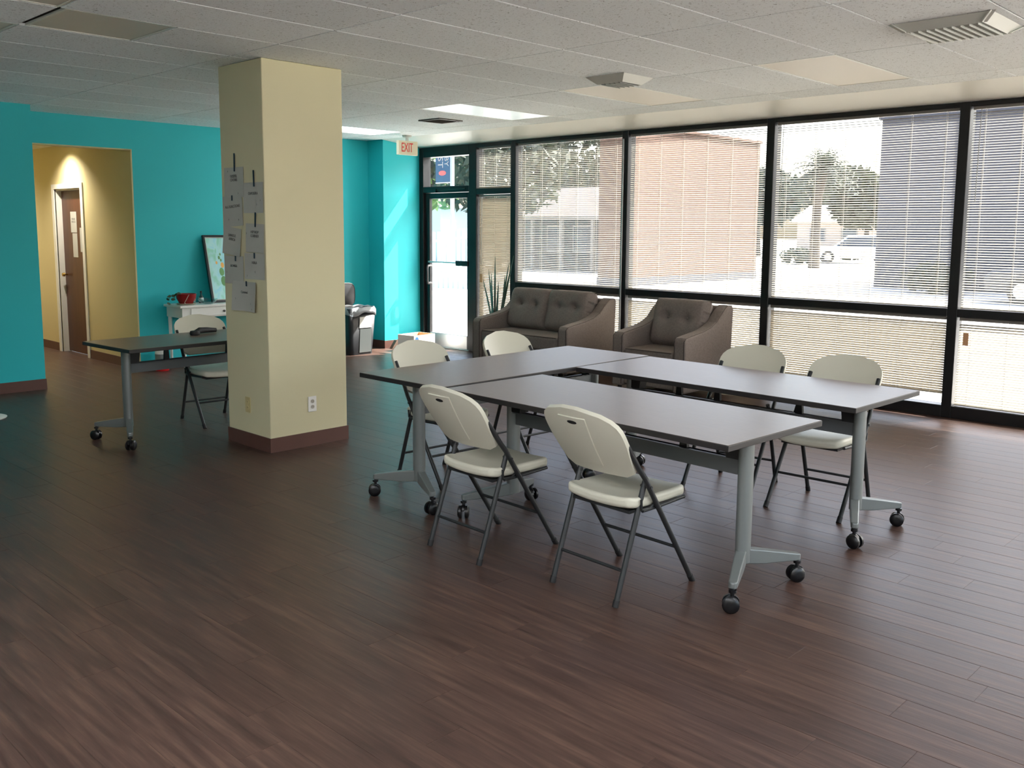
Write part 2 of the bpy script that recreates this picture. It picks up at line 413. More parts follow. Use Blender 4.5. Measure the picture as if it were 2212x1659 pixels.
for ri in range(len(YE)-1):
    y0, y1 = YE[ri], YE[ri+1]; r = ri-15
    for ci in range(len(XE)-1):
        x0, x1 = XE[ci], XE[ci+1]
        cuts = [(a, b) for a, b, rr, _ in light_specs if rr == r and a >= x0-.05 and b <= x1+.05]
        if not cuts: tile(x0, x1, y0, y1)
        else:
            a, b = cuts[0]
            if a-x0 > .1: tile(x0, a, y0, y1)
            if x1-b > .1: tile(b, x1, y0, y1)
for a, b, r, lab in light_specs:
    y0, y1 = cell_y(r), cell_y(r+1)
    t = thing('ceiling_light', lab, 'ceiling light', ((a+b)/2, (y0+y1)/2, ZC), 0, 'ceiling light panels')
    w, d = (b-a)/2-.004, (y1-y0)/2-.004
    fm = MB()
    for bx in ((-w, w, -d, -d+.018), (-w, w, d-.018, d), (-w, -w+.018, -d+.018, d-.018), (w-.018, w, -d+.018, d-.018)): fm.box(*bx, 0, .013)
    obj('frame', fm, VENTW, t)
    obj('lens', MB().box(-w+.018, w-.018, -d+.018, d-.018, .003, .010), LIT_LENS if lab.startswith('lit') else ON_LENS if r in (7,) else DIM_LENS if r == 3 else LENS, t)
# sloping plaster strip between the last tiles and the window head
struct(obj('ceiling_edge', MB().prism([(7.80, ZC), (XW+.02, 2.705), (XW+.02, 2.80), (7.80, 2.80)], 'y', YF, YP), WHITEP))

# ------------------------------------------------------------------ storefront window wall
FX0, FX1 = 8.44, 8.58
ZT = 2.705
def frame_piece(name, parent, y0, y1, z0, z1, m=BRONZE, x0=FX0, x1=FX1):
    return obj(name, MB().box(x0, x1, min(y0, y1), max(y0, y1), z0, z1), m, parent, bevel=.004, seg=1)
MUL = [8.175, 6.445, 4.668, 2.866, 1.11, -.65, -2.41, -4.10]
MW = .0425
# window_1 : sidelight next to the door
w1 = sempty('window_1')
frame_piece('mullion', w1, 8.835, 8.975, 0, ZT)
frame_piece('head_rail', w1, 8.175+MW, 8.835, 2.655, ZT)
frame_piece('mid_rail', w1, 8.175+MW, 8.835, 2.06, 2.135)
frame_piece('sill_rail', w1, 8.175+MW, 8.835, 0, .105)
obj('glass_pane', MB().box(8.535, 8.541, 8.175+MW, 8.835, 2.135, 2.655), GLASS, w1)
obj('glass_pane', MB().box(8.535, 8.541, 8.175+MW, 8.835, .105, 2.06), GLASS, w1)
for k in range(len(MUL)-1):
    w = sempty('window_%d' % (k+2)); a, b = MUL[k]-MW, MUL[k+1]+MW
    frame_piece('mullion', w, MUL[k]-MW, MUL[k]+MW, 0, ZT)
    frame_piece('head_rail', w, b, a, 2.665, ZT)
    frame_piece('mid_rail', w, b, a, .887, .957)
    frame_piece('sill_rail', w, b, a, 0, .105)
    obj('glass_pane', MB().box(8.535, 8.541, b, a, .957, 2.665), GLASS, w)
    obj('glass_pane', MB().box(8.535, 8.541, b, a, .105, .887), GLASS, w)
    if k == 1:
        obj('cable_conduit', MB().tube([(8.428, MUL[1]+.012, 2.62), (8.428, MUL[1]+.012, .02)], .009, 8), ALU, w, smooth=True)
# second window wall behind the camera, round the corner of the storefront
for k in range(4):
    w = sempty('window_%d' % (k+9)); a = .60+1.96*k; b = a+1.96
    obj('mullion', MB().box(a, a+.085, YF-.12, YF+.01, .08, 2.70), BRONZE, w)
    obj('head_rail', MB().box(a+.085, b, YF-.12, YF+.01, 2.64, 2.70), BRONZE, w)
    obj('mid_rail', MB().box(a+.085, b, YF-.12, YF+.01, .887, .957), BRONZE, w)
    obj('sill_rail', MB().box(a+.085, b, YF-.12, YF+.01, .08, .14), BRONZE, w)
    obj('glass_pane', MB().box(a+.085, b, YF-.07, YF-.064, .957, 2.64), GLASS, w)
    obj('glass_pane', MB().box(a+.085, b, YF-.07, YF-.064, .14, .887), GLASS, w)
# glass entrance door with transom
d1 = sempty('door_1')
frame_piece('jamb', d1, 9.885, YP-.002, 0, ZT)
frame_piece('head_rail', d1, 8.975, 9.885, 2.575, ZT)
frame_piece('transom_bar', d1, 8.975, 9.885, 2.10, 2.18)
obj('transom_glass', MB().box(8.535, 8.541, 8.975, 9.885, 2.18, 2.575), GLASSD, d1)
frame_piece('stile', d1, 9.80, 9.88, .01, 2.095, x0=8.48, x1=8.53)
frame_piece('stile', d1, 8.98, 9.05, .01, 2.095, x0=8.48, x1=8.53)
frame_piece('top_rail', d1, 9.05, 9.80, 2.02, 2.095, x0=8.48, x1=8.53)
frame_piece('bottom_rail', d1, 9.05, 9.80, .01, .19, ALU, x0=8.48, x1=8.53)
obj('door_glass', MB().box(8.50, 8.506, 9.05, 9.80, .19, 2.02), GLASSD, d1)
frame_piece('threshold', d1, 8.98, 9.885, 0, .012, ALU)
obj('push_bar', MB().tube([(8.455, 9.05, 1.165), (8.455, 9.80, 1.165)], .011, 8), ALU, d1, smooth=True)
obj('latch_housing', MB().box(8.43, 8.48, 8.985, 9.225, 1.125, 1.195), BRONZE, d1, bevel=.006)
hd = MB().tube([(8.505, 9.80, 1.11), (8.44, 9.795, 1.11), (8.42, 9.785, 1.08), (8.42, 9.785, .90), (8.44, 9.795, .87), (8.505, 9.80, .87)], .018, 8)
obj('door_handle', hd, BRONZE, d1, smooth=True)
obj('closer_arm', MB().tube([(8.43, 9.75, 2.125), (8.425, 9.03, 2.14)], .008, 6).box(8.415, 8.44, 9.60, 9.78, 2.105, 2.145), BRONZE, d1)

# ------------------------------------------------------------------ blinds
BX = 8.487
SW, SPITCH, STILT = .0265, .0215, math.radians(18)
slat_cache = {}
def slat_mesh(L, tilt):
    L = round(L, 3); key = (L, round(tilt, 3))
    if key not in slat_cache:
        pr = []
        for k in range(4):
            u = k/3-.5; pr.append((u*SW, .0024*(1-4*u*u)))
        ct, st = math.cos(tilt), math.sin(tilt)
        # +x is outside, room edge hangs lower
        A = [(x*ct - z*st, x*st + z*ct) for x, z in pr]; B = [(x*ct - (z-.0007)*st, x*st + (z-.0007)*ct) for x, z in pr]
        ring = A + B[::-1]; n = len(ring)
        vs = [(p[0], -L/2, p[1]) for p in ring] + [(p[0], L/2, p[1]) for p in ring]
        fs = [(i, (i+1) % n, n+(i+1) % n, n+i) for i in range(n)] + [(0,1,6,7),(1,2,5,6),(2,3,4,5),(8,15,14,9),(9,14,13,10),(10,13,12,11)]
        slat_cache[key] = MB().add(vs, fs).mesh('slat', SLAT, smooth=60)
    return slat_cache[key]
def blind(label, y0, y1, zb, zt, ncord=5, wand=None, tagz=None, tilt=STILT):
    y0, y1 = y0+.012, y1-.012; L = y1-y0; yc = (y0+y1)/2
    t = thing('window_blind', label, 'window blind', (BX, yc, zb), 0, 'white horizontal blinds on the window wall')
    H = zt-zb
    obj('headrail', MB().box(-.014, .014, -L/2, L/2, H-.028, H), RAIL, t, bevel=.003, seg=1)
    obj('bottom_rail', MB().box(-.012, .012, -L/2, L/2, 0, .011), SLAT, t, bevel=.003, seg=1)
    me = slat_mesh(L-.004, tilt); n = int((H-.028-.02)/SPITCH)
    for k in range(n):
        o = put('slat', me, t, (0, 0, .020+k*SPITCH))
        o.rotation_euler = (random.uniform(-.0006, .0006), random.uniform(-.02, .02), 0)
    for k in range(ncord):
        yy = -L/2 + L*(k+.35)/(ncord-.3)
        m = MB().tube([(-.0145, yy, .005), (-.0145, yy, H-.02)], .0013, 5).tube([(.0145, yy, .005), (.0145, yy, H-.02)], .0013, 5)
        obj('ladder_cord', m, CORD, t)
    if wand:
        wy = L/2-.07
        obj('tilt_wand', MB().tube([(-.022, wy, H-.03), (-.03, wy+.004, H-wand)], .0035, 6), ALU, t, smooth=True)
    if tagz:
        tg = obj('cord_tag', MB().box(-.034, -.032, L/2-.09, L/2-.045, tagz-zb-.055, tagz-zb+.055), MATS['cardboard_inside'], t)
        obj('tag_cord', MB().tube([(-.033, L/2-.065, H-.03), (-.033, L/2-.067, tagz-zb+.05)], .0012, 5), CORD, t)
    return t
blind('short blind over the narrow sidelight beside the glass door', 8.175+MW, 8.835, 2.14, 2.66, 3)
blind('tall tan looking blind in the narrow sidelight beside the glass door', 8.175+MW, 8.835, .13, 2.055, 3, wand=.9, tagz=.98, tilt=math.radians(-52))
ups = ['tall blind above the loveseat with a house seen through it', 'tall peach lit blind above the armchair',
       'tall blind with a palm tree seen through it', 'tall bluish blind at the right edge of the picture', 'tall blind just outside the right picture edge']
los = ['low blind behind the loveseat', 'low blind behind the armchair', 'low blind behind the two right hand chairs, raised a little off the sill',
       'low blind in the lower right corner of the window wall with a brown tag', 'low blind just outside the right picture edge']
for k in range(5):
    a, b = MUL[k]-MW, MUL[k+1]+MW
    blind(ups[k], b, a, .960, 2.668, 6, wand=.8)
    blind(los[k], b, a, .20 if k == 2 else .112, .884, 6, tagz=.70 if k == 3 else None, tilt=math.radians((-44, -46, -52, 28, 26)[k]))

# ------------------------------------------------------------------ column with papers and outlets
CX0, CX1, CY0, CY1 = 3.53, 4.20, 5.835, 6.425
col = thing('column', 'yellow square column with taped papers on its shaded face', 'column', ((CX0+CX1)/2, (CY0+CY1)/2, 0))
hx, hy = (CX1-CX0)/2, (CY1-CY0)/2
obj('shaft', MB().box(-hx, hx, -hy, hy, 0, ZC-.002), YELLOW, col, bevel=.006, seg=2)
bb = MB()
for b in ((-hx-.007, hx+.007, -hy-.007, -hy), (-hx-.007, hx+.007, hy, hy+.007), (-hx-.007, -hx, -hy, hy), (hx, hx+.007, -hy, hy)): bb.box(*b, 0, BH)
obj('baseboard', bb, BASEB, col)
def outlet(name, label, loc, rotz, plate):
    t = thing(name, label, 'outlet', loc, rotz)     # local: plate in xz plane facing -y
    obj('plate', MB().box(-.036, .036, -.006, 0, -.058, .058), plate, t, bevel=.003)
    for z in (-.021, .021):
        s = obj('socket', MB().prism([(.016*math.cos(a)*(1 if abs(math.cos(a)) < .8 else .95), z+.0145*math.sin(a)) for a in [2*PI*k/14 for k in range(14)]], 'y', -.008, -.006), OUTLET_S if plate == OUTLET else plate, t)
        sl = MB().box(-.007, -.005, -.0085, -.008, z-.002, z+.006).box(.005, .007, -.0085, -.008, z-.002, z+.006)
        obj('slots', sl, DARK, s)
    return t
outlet('power_outlet', 'white power outlet on the bright face of the column', (3.885, CY0, .315), 0, OUTLET)
outlet('power_outlet', 'yellow painted power outlet on the shaded face of the column', (CX0, 6.135, .315), -PI/2, OUTLET_Y)

def paper(body, label, yc, z0, z1, w, tapes, bend=.004, rot=0, size=.028, marks=()):
    """sheet on the column face x = CX0, facing -x; +u on the sheet points to -y"""
    t = thing('paper_sheet', label, 'paper', (CX0-.003-bend*.4, yc, (z0+z1)/2), 0, 'handwritten sheets taped to the column')
    t.rotation_euler = (rot, 0, 0)
    h = z1-z0
    obj('sheet', MB().sheet(6, 6, lambda u, v: ((-bend*(2*u-1)**2*(.3+.7*(1-v)), (u-.5)*w, (v-.5)*h), (1, 0, 0)), .0008), PAPER, t, smooth=True)
    if body:
        me = text_mb(body, size, .0003); me.materials.append(INK)
        put('lettering', me, t, (-.0028-bend*.2, 0, h*.14), (PI/2, 0, -PI/2))
    for (mx, mz, s) in marks:
        me = text_mb(s, .018, .0003); me.materials.append(INK)
        put('handwriting', me, t, (-.0028-bend*.6, mx, mz), (PI/2, 0, -PI/2))
    for (ty, tz0, tz1, tilt) in tapes:
        o = obj('tape_strip', MB().box(-.0006, .0006, -.009, .009, -(tz1-tz0)/2, (tz1-tz0)/2), TAPE, t, loc=(-.0022-bend*.1, ty-yc, (tz0+tz1)/2-(z0+z1)/2)); o.rotation_euler = (tilt, 0, 0)
paper('GOSPEL\nCHOIRS', 'topmost sheet on the column, hung from a long dark tape strip at its left', 6.235, 1.835, 2.05, .27, [(6.222, 2.02, 2.15, .02)], marks=((-.06, -.08, '1'), (.08, .08, '4')))
paper('CAPOEIRA', 'right hand sheet second from the top on the column, hung from a long tape strip', 5.975, 1.72, 1.935, .265, [(5.962, 1.905, 2.02, -.03)], marks=((-.05, -.05, '7'), (-.10, -.02, '1')))
paper('ALL FUNCTIONS', 'slightly tilted left hand sheet under the topmost one on the column', 6.262, 1.625, 1.850, .275, [(6.264, 1.812, 1.85, .06)], rot=-.06, marks=((-.08, -.07, '9'), (.06, -.06, '4')))
paper('LANGUE\nAFRICA', 'crooked left hand sheet at mid height on the column without any tape strip', 6.28, 1.415, 1.618, .25, [], rot=.10, bend=.010)
paper('HIP HOP\nCORNER', 'right hand sheet at mid height on the column, hung from a long tape strip', 5.968, 1.44, 1.645, .245, [(5.960, 1.622, 1.725, .04)], rot=.03, marks=((.11, .03, '3'),))
paper('BOMBA', 'left hand sheet with one word just above the lowest sheet on the column', 6.27, 1.205, 1.41, .27, [(6.245, 1.372, 1.42, .03)], marks=((.1, -.02, '1'), (-.02, -.09, '2')))
paper('HULA', 'right hand sheet with a short word just above the lowest sheet on the column', 5.982, 1.248, 1.435, .27, [(5.981, 1.398, 1.438, 0)], marks=((-.01, -.04, '5'), (.1, -.07, '3')))
paper('Carnival', 'lowest and palest sheet on the column, curling off below the others', 6.115, 1.012, 1.228, .325, [(6.087, 1.195, 1.232, 0)], bend=.022, marks=((.11, -.02, '2'), (-.10, -.05, '1'), (-.11, -.09, '7')))

# ------------------------------------------------------------------ training tables
ZTAB = 0.75
def make_table(label, loc, rotz, L=1.83, W=0.765):
    """long axis local x"""
    t = thing('training_table', label, 'table', loc, rotz, 'rolling training tables')
    o = obj('tabletop', MB().box(-L/2, L/2, -W/2, W/2, ZTAB-.028, ZTAB-.0012), EDGE, t, bevel=.003, seg=2)
    obj('laminate_surface', MB().box(-L/2+.003, L/2-.003, -W/2+.003, W/2-.003, ZTAB-.0012, ZTAB), LAM, o)
    xp = L/2-.155
    for s in (-1, 1):
        pm = MB(); n = 20; prof = [(.031*math.cos(2*PI*k/n), .044*math.sin(2*PI*k/n)) for k in range(n)]
        pm.prism([(s*xp+a, b) for a, b in prof], 'z', .125, .690)
        p = obj('leg_post', pm, POST, t, smooth=50)
        obj('post_cap', MB().prism([(s*xp+a*1.04, b*1.04) for a, b in prof], 'z', .690, .698), CAP, p)
        br = MB().box(s*xp-.03, s*xp+.03, -.20, .20, ZTAB-.047, ZTAB-.028)
        br.prism([(s*xp-s*.02, .60), (s*xp-s*.085, .60), (s*xp-s*.10, ZTAB-.029), (s*xp+s*.01, ZTAB-.029)], 'y', -.035, .035)
        obj('top_bracket', br, CAP, t)
        for q in (-1, 1):
            e = Vector((s*(xp+.125), q*.265, 0)); a = Vector((s*xp, q*.012, 0)); dr = (e-a).normalized(); sd = Vector((-dr.y, dr.x, 0))
            fm = MB(); vs = []
            for (pt, hw, zlo, zhi) in ((a - dr*.005, .024, .118, .190), (a+dr*.10, .023, .108, .172), (e, .019, .104, .136), (e+dr*.012, .010, .106, .132)):
                for ss, zz in ((-1, zlo), (1, zlo), (1, zhi), (-1, zhi)): vs.append((pt.x+sd.x*hw*ss, pt.y+sd.y*hw*ss, zz))
            fs = [(3,2,1,0), (12,13,14,15)]
            for i in range(3):
                for k in range(4): fs.append((i*4+k, i*4+(k+1) % 4, i*4+4+(k+1) % 4, i*4+4+k))
            fm.add(vs, fs); obj('foot', fm, POST, t, bevel=.005, seg=2)
            ang = random.uniform(0, PI)
            cst = bpy.data.objects.new('caster', MB().tube([(0, 0, .055), (0, 0, .106)], .009, 8).tube([(0, 0, .088), (0, 0, .100)], .018, 10).prism([(.03*math.cos(b_), .050+.026*math.sin(b_)) for b_ in [PI*k/8 for k in range(9)]] + [(-.026, .045), (.026, .045)], 'y', -.006, .006).mesh('caster', CASTER, smooth=40))
            C.objects.link(cst); cst.parent = t; cst.location = (e.x, e.y, 0); cst.rotation_euler = (0, 0, ang)
            for w in (-1, 1):
                wm = MB(); R_ = .037; n = 20
                pr = [(R_*.35, w*.033), (R_*.8, w*.031), (R_, w*.024), (R_, w*.011), (R_*.4, w*.008)]
                vs = []; fs = []
                for k in range(n):
                    aa = 2*PI*k/n
                    for r_, y_ in pr: vs.append((.006+r_*math.cos(aa), y_, .037+r_*math.sin(aa)))
                m_ = len(pr)
                for k in range(n):
                    for i in range(m_-1): fs.append((k*m_+i, ((k+1) % n)*m_+i, ((k+1) % n)*m_+i+1, k*m_+i+1))
                fs.append(tuple(k*m_ for k in range(n))); fs.append(tuple(k*m_+m_-1 for k in range(n))[::-1])
                obj('wheel', wm.add(vs, fs), CASTER, cst, smooth=45)
    obj('cross_beam', MB().box(-xp, xp, -.012, .012, .525, .600).box(-xp, xp, -.012, .030, .592, .600), BEAM, t)
    for xx in (-.42, .12, .40):
        obj('beam_bracket', MB().prism([(xx-.022, .600), (xx+.022, .600), (xx+.012, ZTAB-.028), (xx-.012, ZTAB-.028)], 'y', -.010, .010), CAP, t)
    return t
make_table('near rolling table, long side along the two front chairs', (3.705, 2.845, 0), PI/2-.045, 1.83)
make_table('right rolling table parallel to the windows, chairs on its window side', (4.855, 2.85, 0), PI/2-.03, 1.86)
make_table('far rolling table closing the group towards the loveseat', (4.335, 4.175, 0), -.004, 1.93, .745)
make_table('separate rolling table standing left behind the column', (3.70, 6.93, 0), .055, 1.80, .735)

# ------------------------------------------------------------------ folding chairs
def make_chair(label, loc, rotz):
    t = thing('folding_chair', label, 'chair', loc, rotz, 'almond folding chairs')
    W = .222; r = .0125
    def tx(z): return .25 - .655*z
    # seat: dished moulded slab with rounded plan
    def seat(u, v):
        y = (2*u-1); xx = v
        hw = .203*(1-.10*max(0, (abs(2*v-1)-.75)/.25)**2)
        x0 = -.185+.425*v
        x0 += (-.018 if v > .5 else .012)*(abs(y)**4)
        z = .424 + .012*abs(y)**2.2 + .010*(abs(2*v-1)**3) - (.014*max(0, (v-.85)/.15)**2)
        return (x0, y*hw, z), (0, 0, 1)
    st = obj('seat', MB().sheet(14, 12, seat, .048), PLASTIC, t, smooth=50, bevel=.017, seg=4)
    obj('seat_underside', MB().box(-.15, .19, -.17, .17, .388, .402), TUBE, st)
    # back
    zb, zt = .555, .868
    def hwid(v):
        if v < .12: return .155+.048*math.sqrt(max(0, 1-((.12-v)/.12)**2))
        if v < .60: return .203+.023*min(1, (v-.12)/.40)
        q = (v-.60)/.40
        return .226*max(0.0, 1-q**3.0)**.52 if q < 1 else 0.0
    def back(u, v):
        vv = .0 + v*.995
        hw = hwid(vv); y = (2*u-1)*hw; z = zb+(zt-zb)*vv
        arch = -.012*(1-(y/.226)**2)*0
        x = tx(z) - .006 - .042*(1-(y/.226)**2) - .010*math.sin(PI*vv)
        return (x, y, z+arch), (.83, 0, .55)
    bk = obj('backrest', MB().sheet(16, 14, back, .020), PLASTIC, t, smooth=50)
    # raised rear panel and hand slot
    def rear(u, v):
        z = .59+.232*v; hw = .060+.020*v; y = (2*u-1)*hw
        x = tx(z)-.006-.042*(1-(y/.226)**2)-.010*math.sin(PI*(z-zb)/(zt-zb)) - .013
        return (x, y, z), (.83, 0, .55)
    obj('rear_panel', MB().sheet(8, 6, rear, .007), PLASTIC, bk, smooth=50, bevel=.002)
    def slot(u, v):
        a = 2*u-1; z = .797+.008*(v-.5)*2*math.sqrt(max(.02, 1-a*a*.9)); y = a*.027
        x = tx(z)-.006-.042*(1-(y/.226)**2)-.010*math.sin(PI*(z-zb)/(zt-zb)) - .0165
        return (x, y, z), (.83, 0, .55)
    obj('hand_slot', MB().sheet(8, 2, slot, .003), DARK, bk)
    for s in (-1, 1):
        y = s*W
        fl = obj('leg', MB().tube([(tx(.012), y, .012), (tx(.55), y, .55), (tx(.60)-.004, y-s*.006, .60), (tx(.755)-.010, y-s*.012, .755)], r, 10), TUBE, t, smooth=50)
        obj('foot_cap', MB().tube([(tx(0)+.002, y, 0.0), (tx(.03), y, .03)], r*1.18, 10), CAP, fl, smooth=50)
        yr = s*(W-.030)
        rl = obj('leg', MB().tube([(-.252, yr, .012), (-.085, yr, .50), (-.070, yr, .535)], r, 10), TUBE, t, smooth=50)
        obj('foot_cap', MB().tube([(-.256, yr, 0.0), (-.246, yr, .03)], r*1.18, 10), CAP, rl, smooth=50)
        obj('pivot_bolt', MB().tube([(-.082, y-s*.045, .508), (-.082, y+s*.016, .508)], .007, 8), TUBE, rl, smooth=50)
        obj('seat_rail', MB().tube([(-.105, y-s*.016, .402), (.02, y-s*.016, .404), (.19, y-s*.016, .412)], .009, 8), TUBE, t, smooth=50)
        obj('folding_link', MB().tube([(tx(.43)+.012, y-s*.012, .43), (tx(.43)-.03, y-s*.012, .405), (-.115, y-s*.012, .41), (-.118, y-s*.012, .455)], .006, 6), TUBE, t, smooth=50)
    obj('crossbar', MB().tube([(-.205, -W+.03, .150), (-.205, W-.03, .150)], .008, 8), TUBE, t, smooth=50)
    obj('crossbar', MB().tube([(tx(.19), -W, .19), (tx(.19), W, .19)], .008, 8), TUBE, t, smooth=50)
    return t
ch = make_chair('front folding chair nearest the camera, seen from behind', (3.352, 2.533, 0), -.06)
dup(ch, (3.285, 3.318, 0), -.05, 'front folding chair second from the camera, seen from behind, left of the other')
dup(ch, (5.145, 2.425, 0), PI+.03, 'folding chair on the window side of the right table, nearest the table end')
dup(ch, (5.165, 3.035, 0), PI+.12, 'folding chair on the window side of the right table, in front of the armchair')
dup(ch, (4.00, 4.475, 0), -PI/2-.06, 'folding chair at the far table, nearest the column')
dup(ch, (4.83, 4.470, 0), -PI/2-.06, 'folding chair at the far table, in front of the loveseat')
dup(ch, (3.83, 7.175, 0), -PI/2-.05, 'folding chair at the separate table, half hidden behind the column')

# black object lying on the separate table
bo = thing('handset', 'black curved object lying on the separate table beside the column', 'object', (3.70, 7.09, ZTAB), .25)
obj('body', MB().tube([(-.10, 0, .020), (-.04, .01, .032), (.04, .015, .028), (.12, .0, .022)], [.018, .026, .024, .018], 10), CAP, bo, smooth=True)
obj('earpiece', MB().lathe([(0, 0), (.036, .0), (.042, .014), (.036, .034), (0, .038)], 14, c=(-.10, 0, 0)), CAP, bo, smooth=True)

# ------------------------------------------------------------------ loveseat and armchair
def pillow(w, h, d, dents=(), n=22, sag=0.0):
    """cushion in local yz plane (width y, height z), thickness along x, front faces -x"""
    mb = MB(); vs = []; fs = []
    def edge(u): return max(0.0, 1-abs(u)**5)**.38
    def P(u, v, side):
        e = edge(u)*edge(v)
        x = -d*.5*e*side
        if side > 0:
            for (dy, dz) in dents:
                q = ((u*w/2-dy)**2+(v*h/2-dz)**2)
                x += .052*math.exp(-q/.0022) + .016*math.exp(-q/.016)
                x += .010*math.exp(-((v*h/2-dz)**2)/.0006)*math.exp(-((u*w/2-dy)**2)/.02)
            x += .004*math.sin(9*u+5*v)
        return (x, u*w/2*(1-.03*(1-abs(v))*0), v*h/2*(1-.02*abs(u)))
    W = n+1
    for side in (1, -1):
        for j in range(W):
            for i in range(W): vs.append(P(2*i/n-1, 2*j/n-1, side))
    o = W*W
    for j in range(n):
        for i in range(n):
            a = j*W+i; fs.append((a, a+1, a+W+1, a+W)); fs.append((o+a, o+a+W, o+a+W+1, o+a+1))
    return mb.add(vs, fs)
def weld(o):
    bm = bmesh.new(); bm.from_mesh(o.data); bmesh.ops.remove_doubles(bm, verts=bm.verts, dist=.0008); bmesh.ops.recalc_face_normals(bm, faces=bm.faces); bm.to_mesh(o.data); bm.free()
    o.data.polygons.foreach_set('use_smooth', [True]*len(o.data.polygons))
    return o
def sofa(name, label, cat, loc, rotz, length, seats, D=.86, AW=.13, zarm=.60, zback=.86):
    """front at local x=0, back at x=D, centred on y"""
    t = thing(name, label, cat, loc, rotz); h = length/2
    prof = [(0, .07), (D-.03, .07), (D, zback-.04), (D-.02, zback-.01), (D-.10, zback-.005), (D-.19, zback-.06), (D-.30, zback-.16), (D-.40, zarm+.055), (D-.52, zarm+.025), (.12, zarm-.005), (.03, zarm-.02), (0, zarm-.05)]
    for s in (-1, 1):
        y0, y1 = (h-AW, h) if s > 0 else (-h, -h+AW)
        a = obj('arm', MB().prism(prof, 'y', y0, y1), FABRIC, t, bevel=.022, seg=3)
        for f in a.data.polygons: f.use_smooth = False
        for yy in (y0, y1):
            pp = [(x, yy, z) for x, z in prof[3:] + [(0, .10)]]
            obj('piping', MB().tube([(x+.004, yy+( .012 if yy == y0 else -.012), z-.006) for x, _, z in pp], .0045, 6), PIPING, a)
    obj('seat_base', MB().box(.03, D-.08, -h+AW, h-AW, .09, .30), FABRIC, t, bevel=.015)
    obj('back_frame', MB().prism([(D-.20, .12), (D-.02, .12), (D, zback-.02), (D-.11, zback-.02)], 'y', -h+AW*.6, h-AW*.6), FABRIC, t, bevel=.02, seg=3)
    inner = length-2*AW
    sc = MB().box(.005, D-.22, -inner/2+.004, inner/2-.004, .30, .455)
    o = obj('seat_cushion', sc, FABRIC, t, bevel=.035, seg=4)
    obj('piping', MB().tube([(.012, -inner/2+.03, .447), (.006, 0, .449), (.012, inner/2-.03, .447)], .004, 6), PIPING, o)
    cw = inner/seats
    for k in range(seats):
        dents = [(-cw*.19, .04), (cw*.19, .04)]
        c = obj('back_cushion', pillow(cw*1.04, .50, .28, dents), FABRIC, t, loc=(D-.285, -inner/2+cw*(k+.5), .685), rot=(0, math.radians(14), 0))
        weld(c)
        for dy, dz in dents:
            obj('button', MB().lathe([(0, .008), (.010, .005), (.013, 0)], 10), FABRIC, c, loc=(-.14+.062, dy, dz), rot=(0, -PI/2, 0))
    for sx in (.06, D-.08):
        for sy in (-h+.06, h-.06):
            obj('leg', MB().tube([(sx, sy, 0), (sx, sy, .09)], [.016, .024], 10), CAP, t)
    return t
sofa('loveseat', 'grey brown tufted loveseat against the windows', 'sofa', (7.50, 7.185, 0), .0, 1.46, 2)
sofa('armchair', 'grey brown tufted armchair against the windows', 'armchair', (7.38, 5.315, 0), .0, .86, 1, zarm=.625, zback=.885)

# ------------------------------------------------------------------ snake plant behind the loveseat
sp = thing('potted_plant', 'tall snake plant behind the loveseat arm', 'plant', (8.16, 8.18, 0))
pot = obj('pot', MB().lathe([(0, 0), (.12, 0), (.155, .30), (.162, .30), (.162, .33), (.145, .33), (.14, .29), (0, .29)], 20), TERRA, sp, smooth=40)
obj('soil', MB().lathe([(0, .30), (.14, .295)], 16), SOIL, pot)
rl = random.Random(5)
for k, (dx, dy, hh) in enumerate(((-.02, .16, .72), (.0, .10, .84), (.02, .03, 1.00), (-.02, .05, .80), (.02, -.15, .93), (-.01, -.12, .78), (.03, -.20, 1.02), (.0, -.03, .70), (.05, .19, .62))):
    b0 = Vector((rl.uniform(-.06, .06), rl.uniform(-.06, .06), .28)); b1 = Vector((dx, dy*1.35, .28+hh))
    def leaf(u, v, b0=b0, b1=b1):
        c = b0.lerp(b1, v) + Vector((0, (b1.y-b0.y)*.15*(v*v-v), 0)); w = .026*math.sin(PI*min(1, .22+.78*v))**.8*(1 if v < .999 else 0)+.001
        return (c.x + .35*w*(2*u-1), c.y+(2*u-1)*w, c.z), (-1, 0, .1)
    obj('leaf', MB().sheet(2, 10, leaf, .004), SNAKE, sp, smooth=True)

# ------------------------------------------------------------------ bin, box, flap shadow block
bn = thing('trash_bin', 'black trash bin with a draped clear liner by the teal wall', 'trash bin', (7.22, 9.83, 0))
def frust(x0, y0, z0, x1, y1, z1, n=5, rr=.05):
    def ring(hx, hy, z, r):
        out = []
        for cx, cy, a0 in ((hx-r, hy-r, 0), (-hx+r, hy-r, PI/2), (-hx+r, -hy+r, PI), (hx-r, -hy+r, 1.5*PI)):
            for k in range(n+1):
                a = a0+PI/2*k/n; out.append((cx+r*math.cos(a), cy+r*math.sin(a), z))
        return out
    A, B = ring(x0, y0, z0, rr), ring(x1, y1, z1, rr); m = len(A)
    return A, B, m
A, B, m_ = frust(.175, .155, 0, .215, .195, .60)
bm_ = MB().add(A+B, [tuple(range(m_))[::-1]] + [(i, (i+1) % m_, m_+(i+1) % m_, m_+i) for i in range(m_)])
body = obj('body', bm_, BINM, bn, smooth=50)
sm = body.modifiers.new('wall', 'SOLIDIFY'); sm.thickness = .006
obj('label_sheet', MB().box(-.06, .13, -.160, -.1558, .36, .50), BOXW, body, rot=(.0666, 0, 0))
obj('grey_panel', MB().box(-.05, .135, -.159, -.1558, .04, .345), POST, body, rot=(.0666, 0, 0))
lv = []
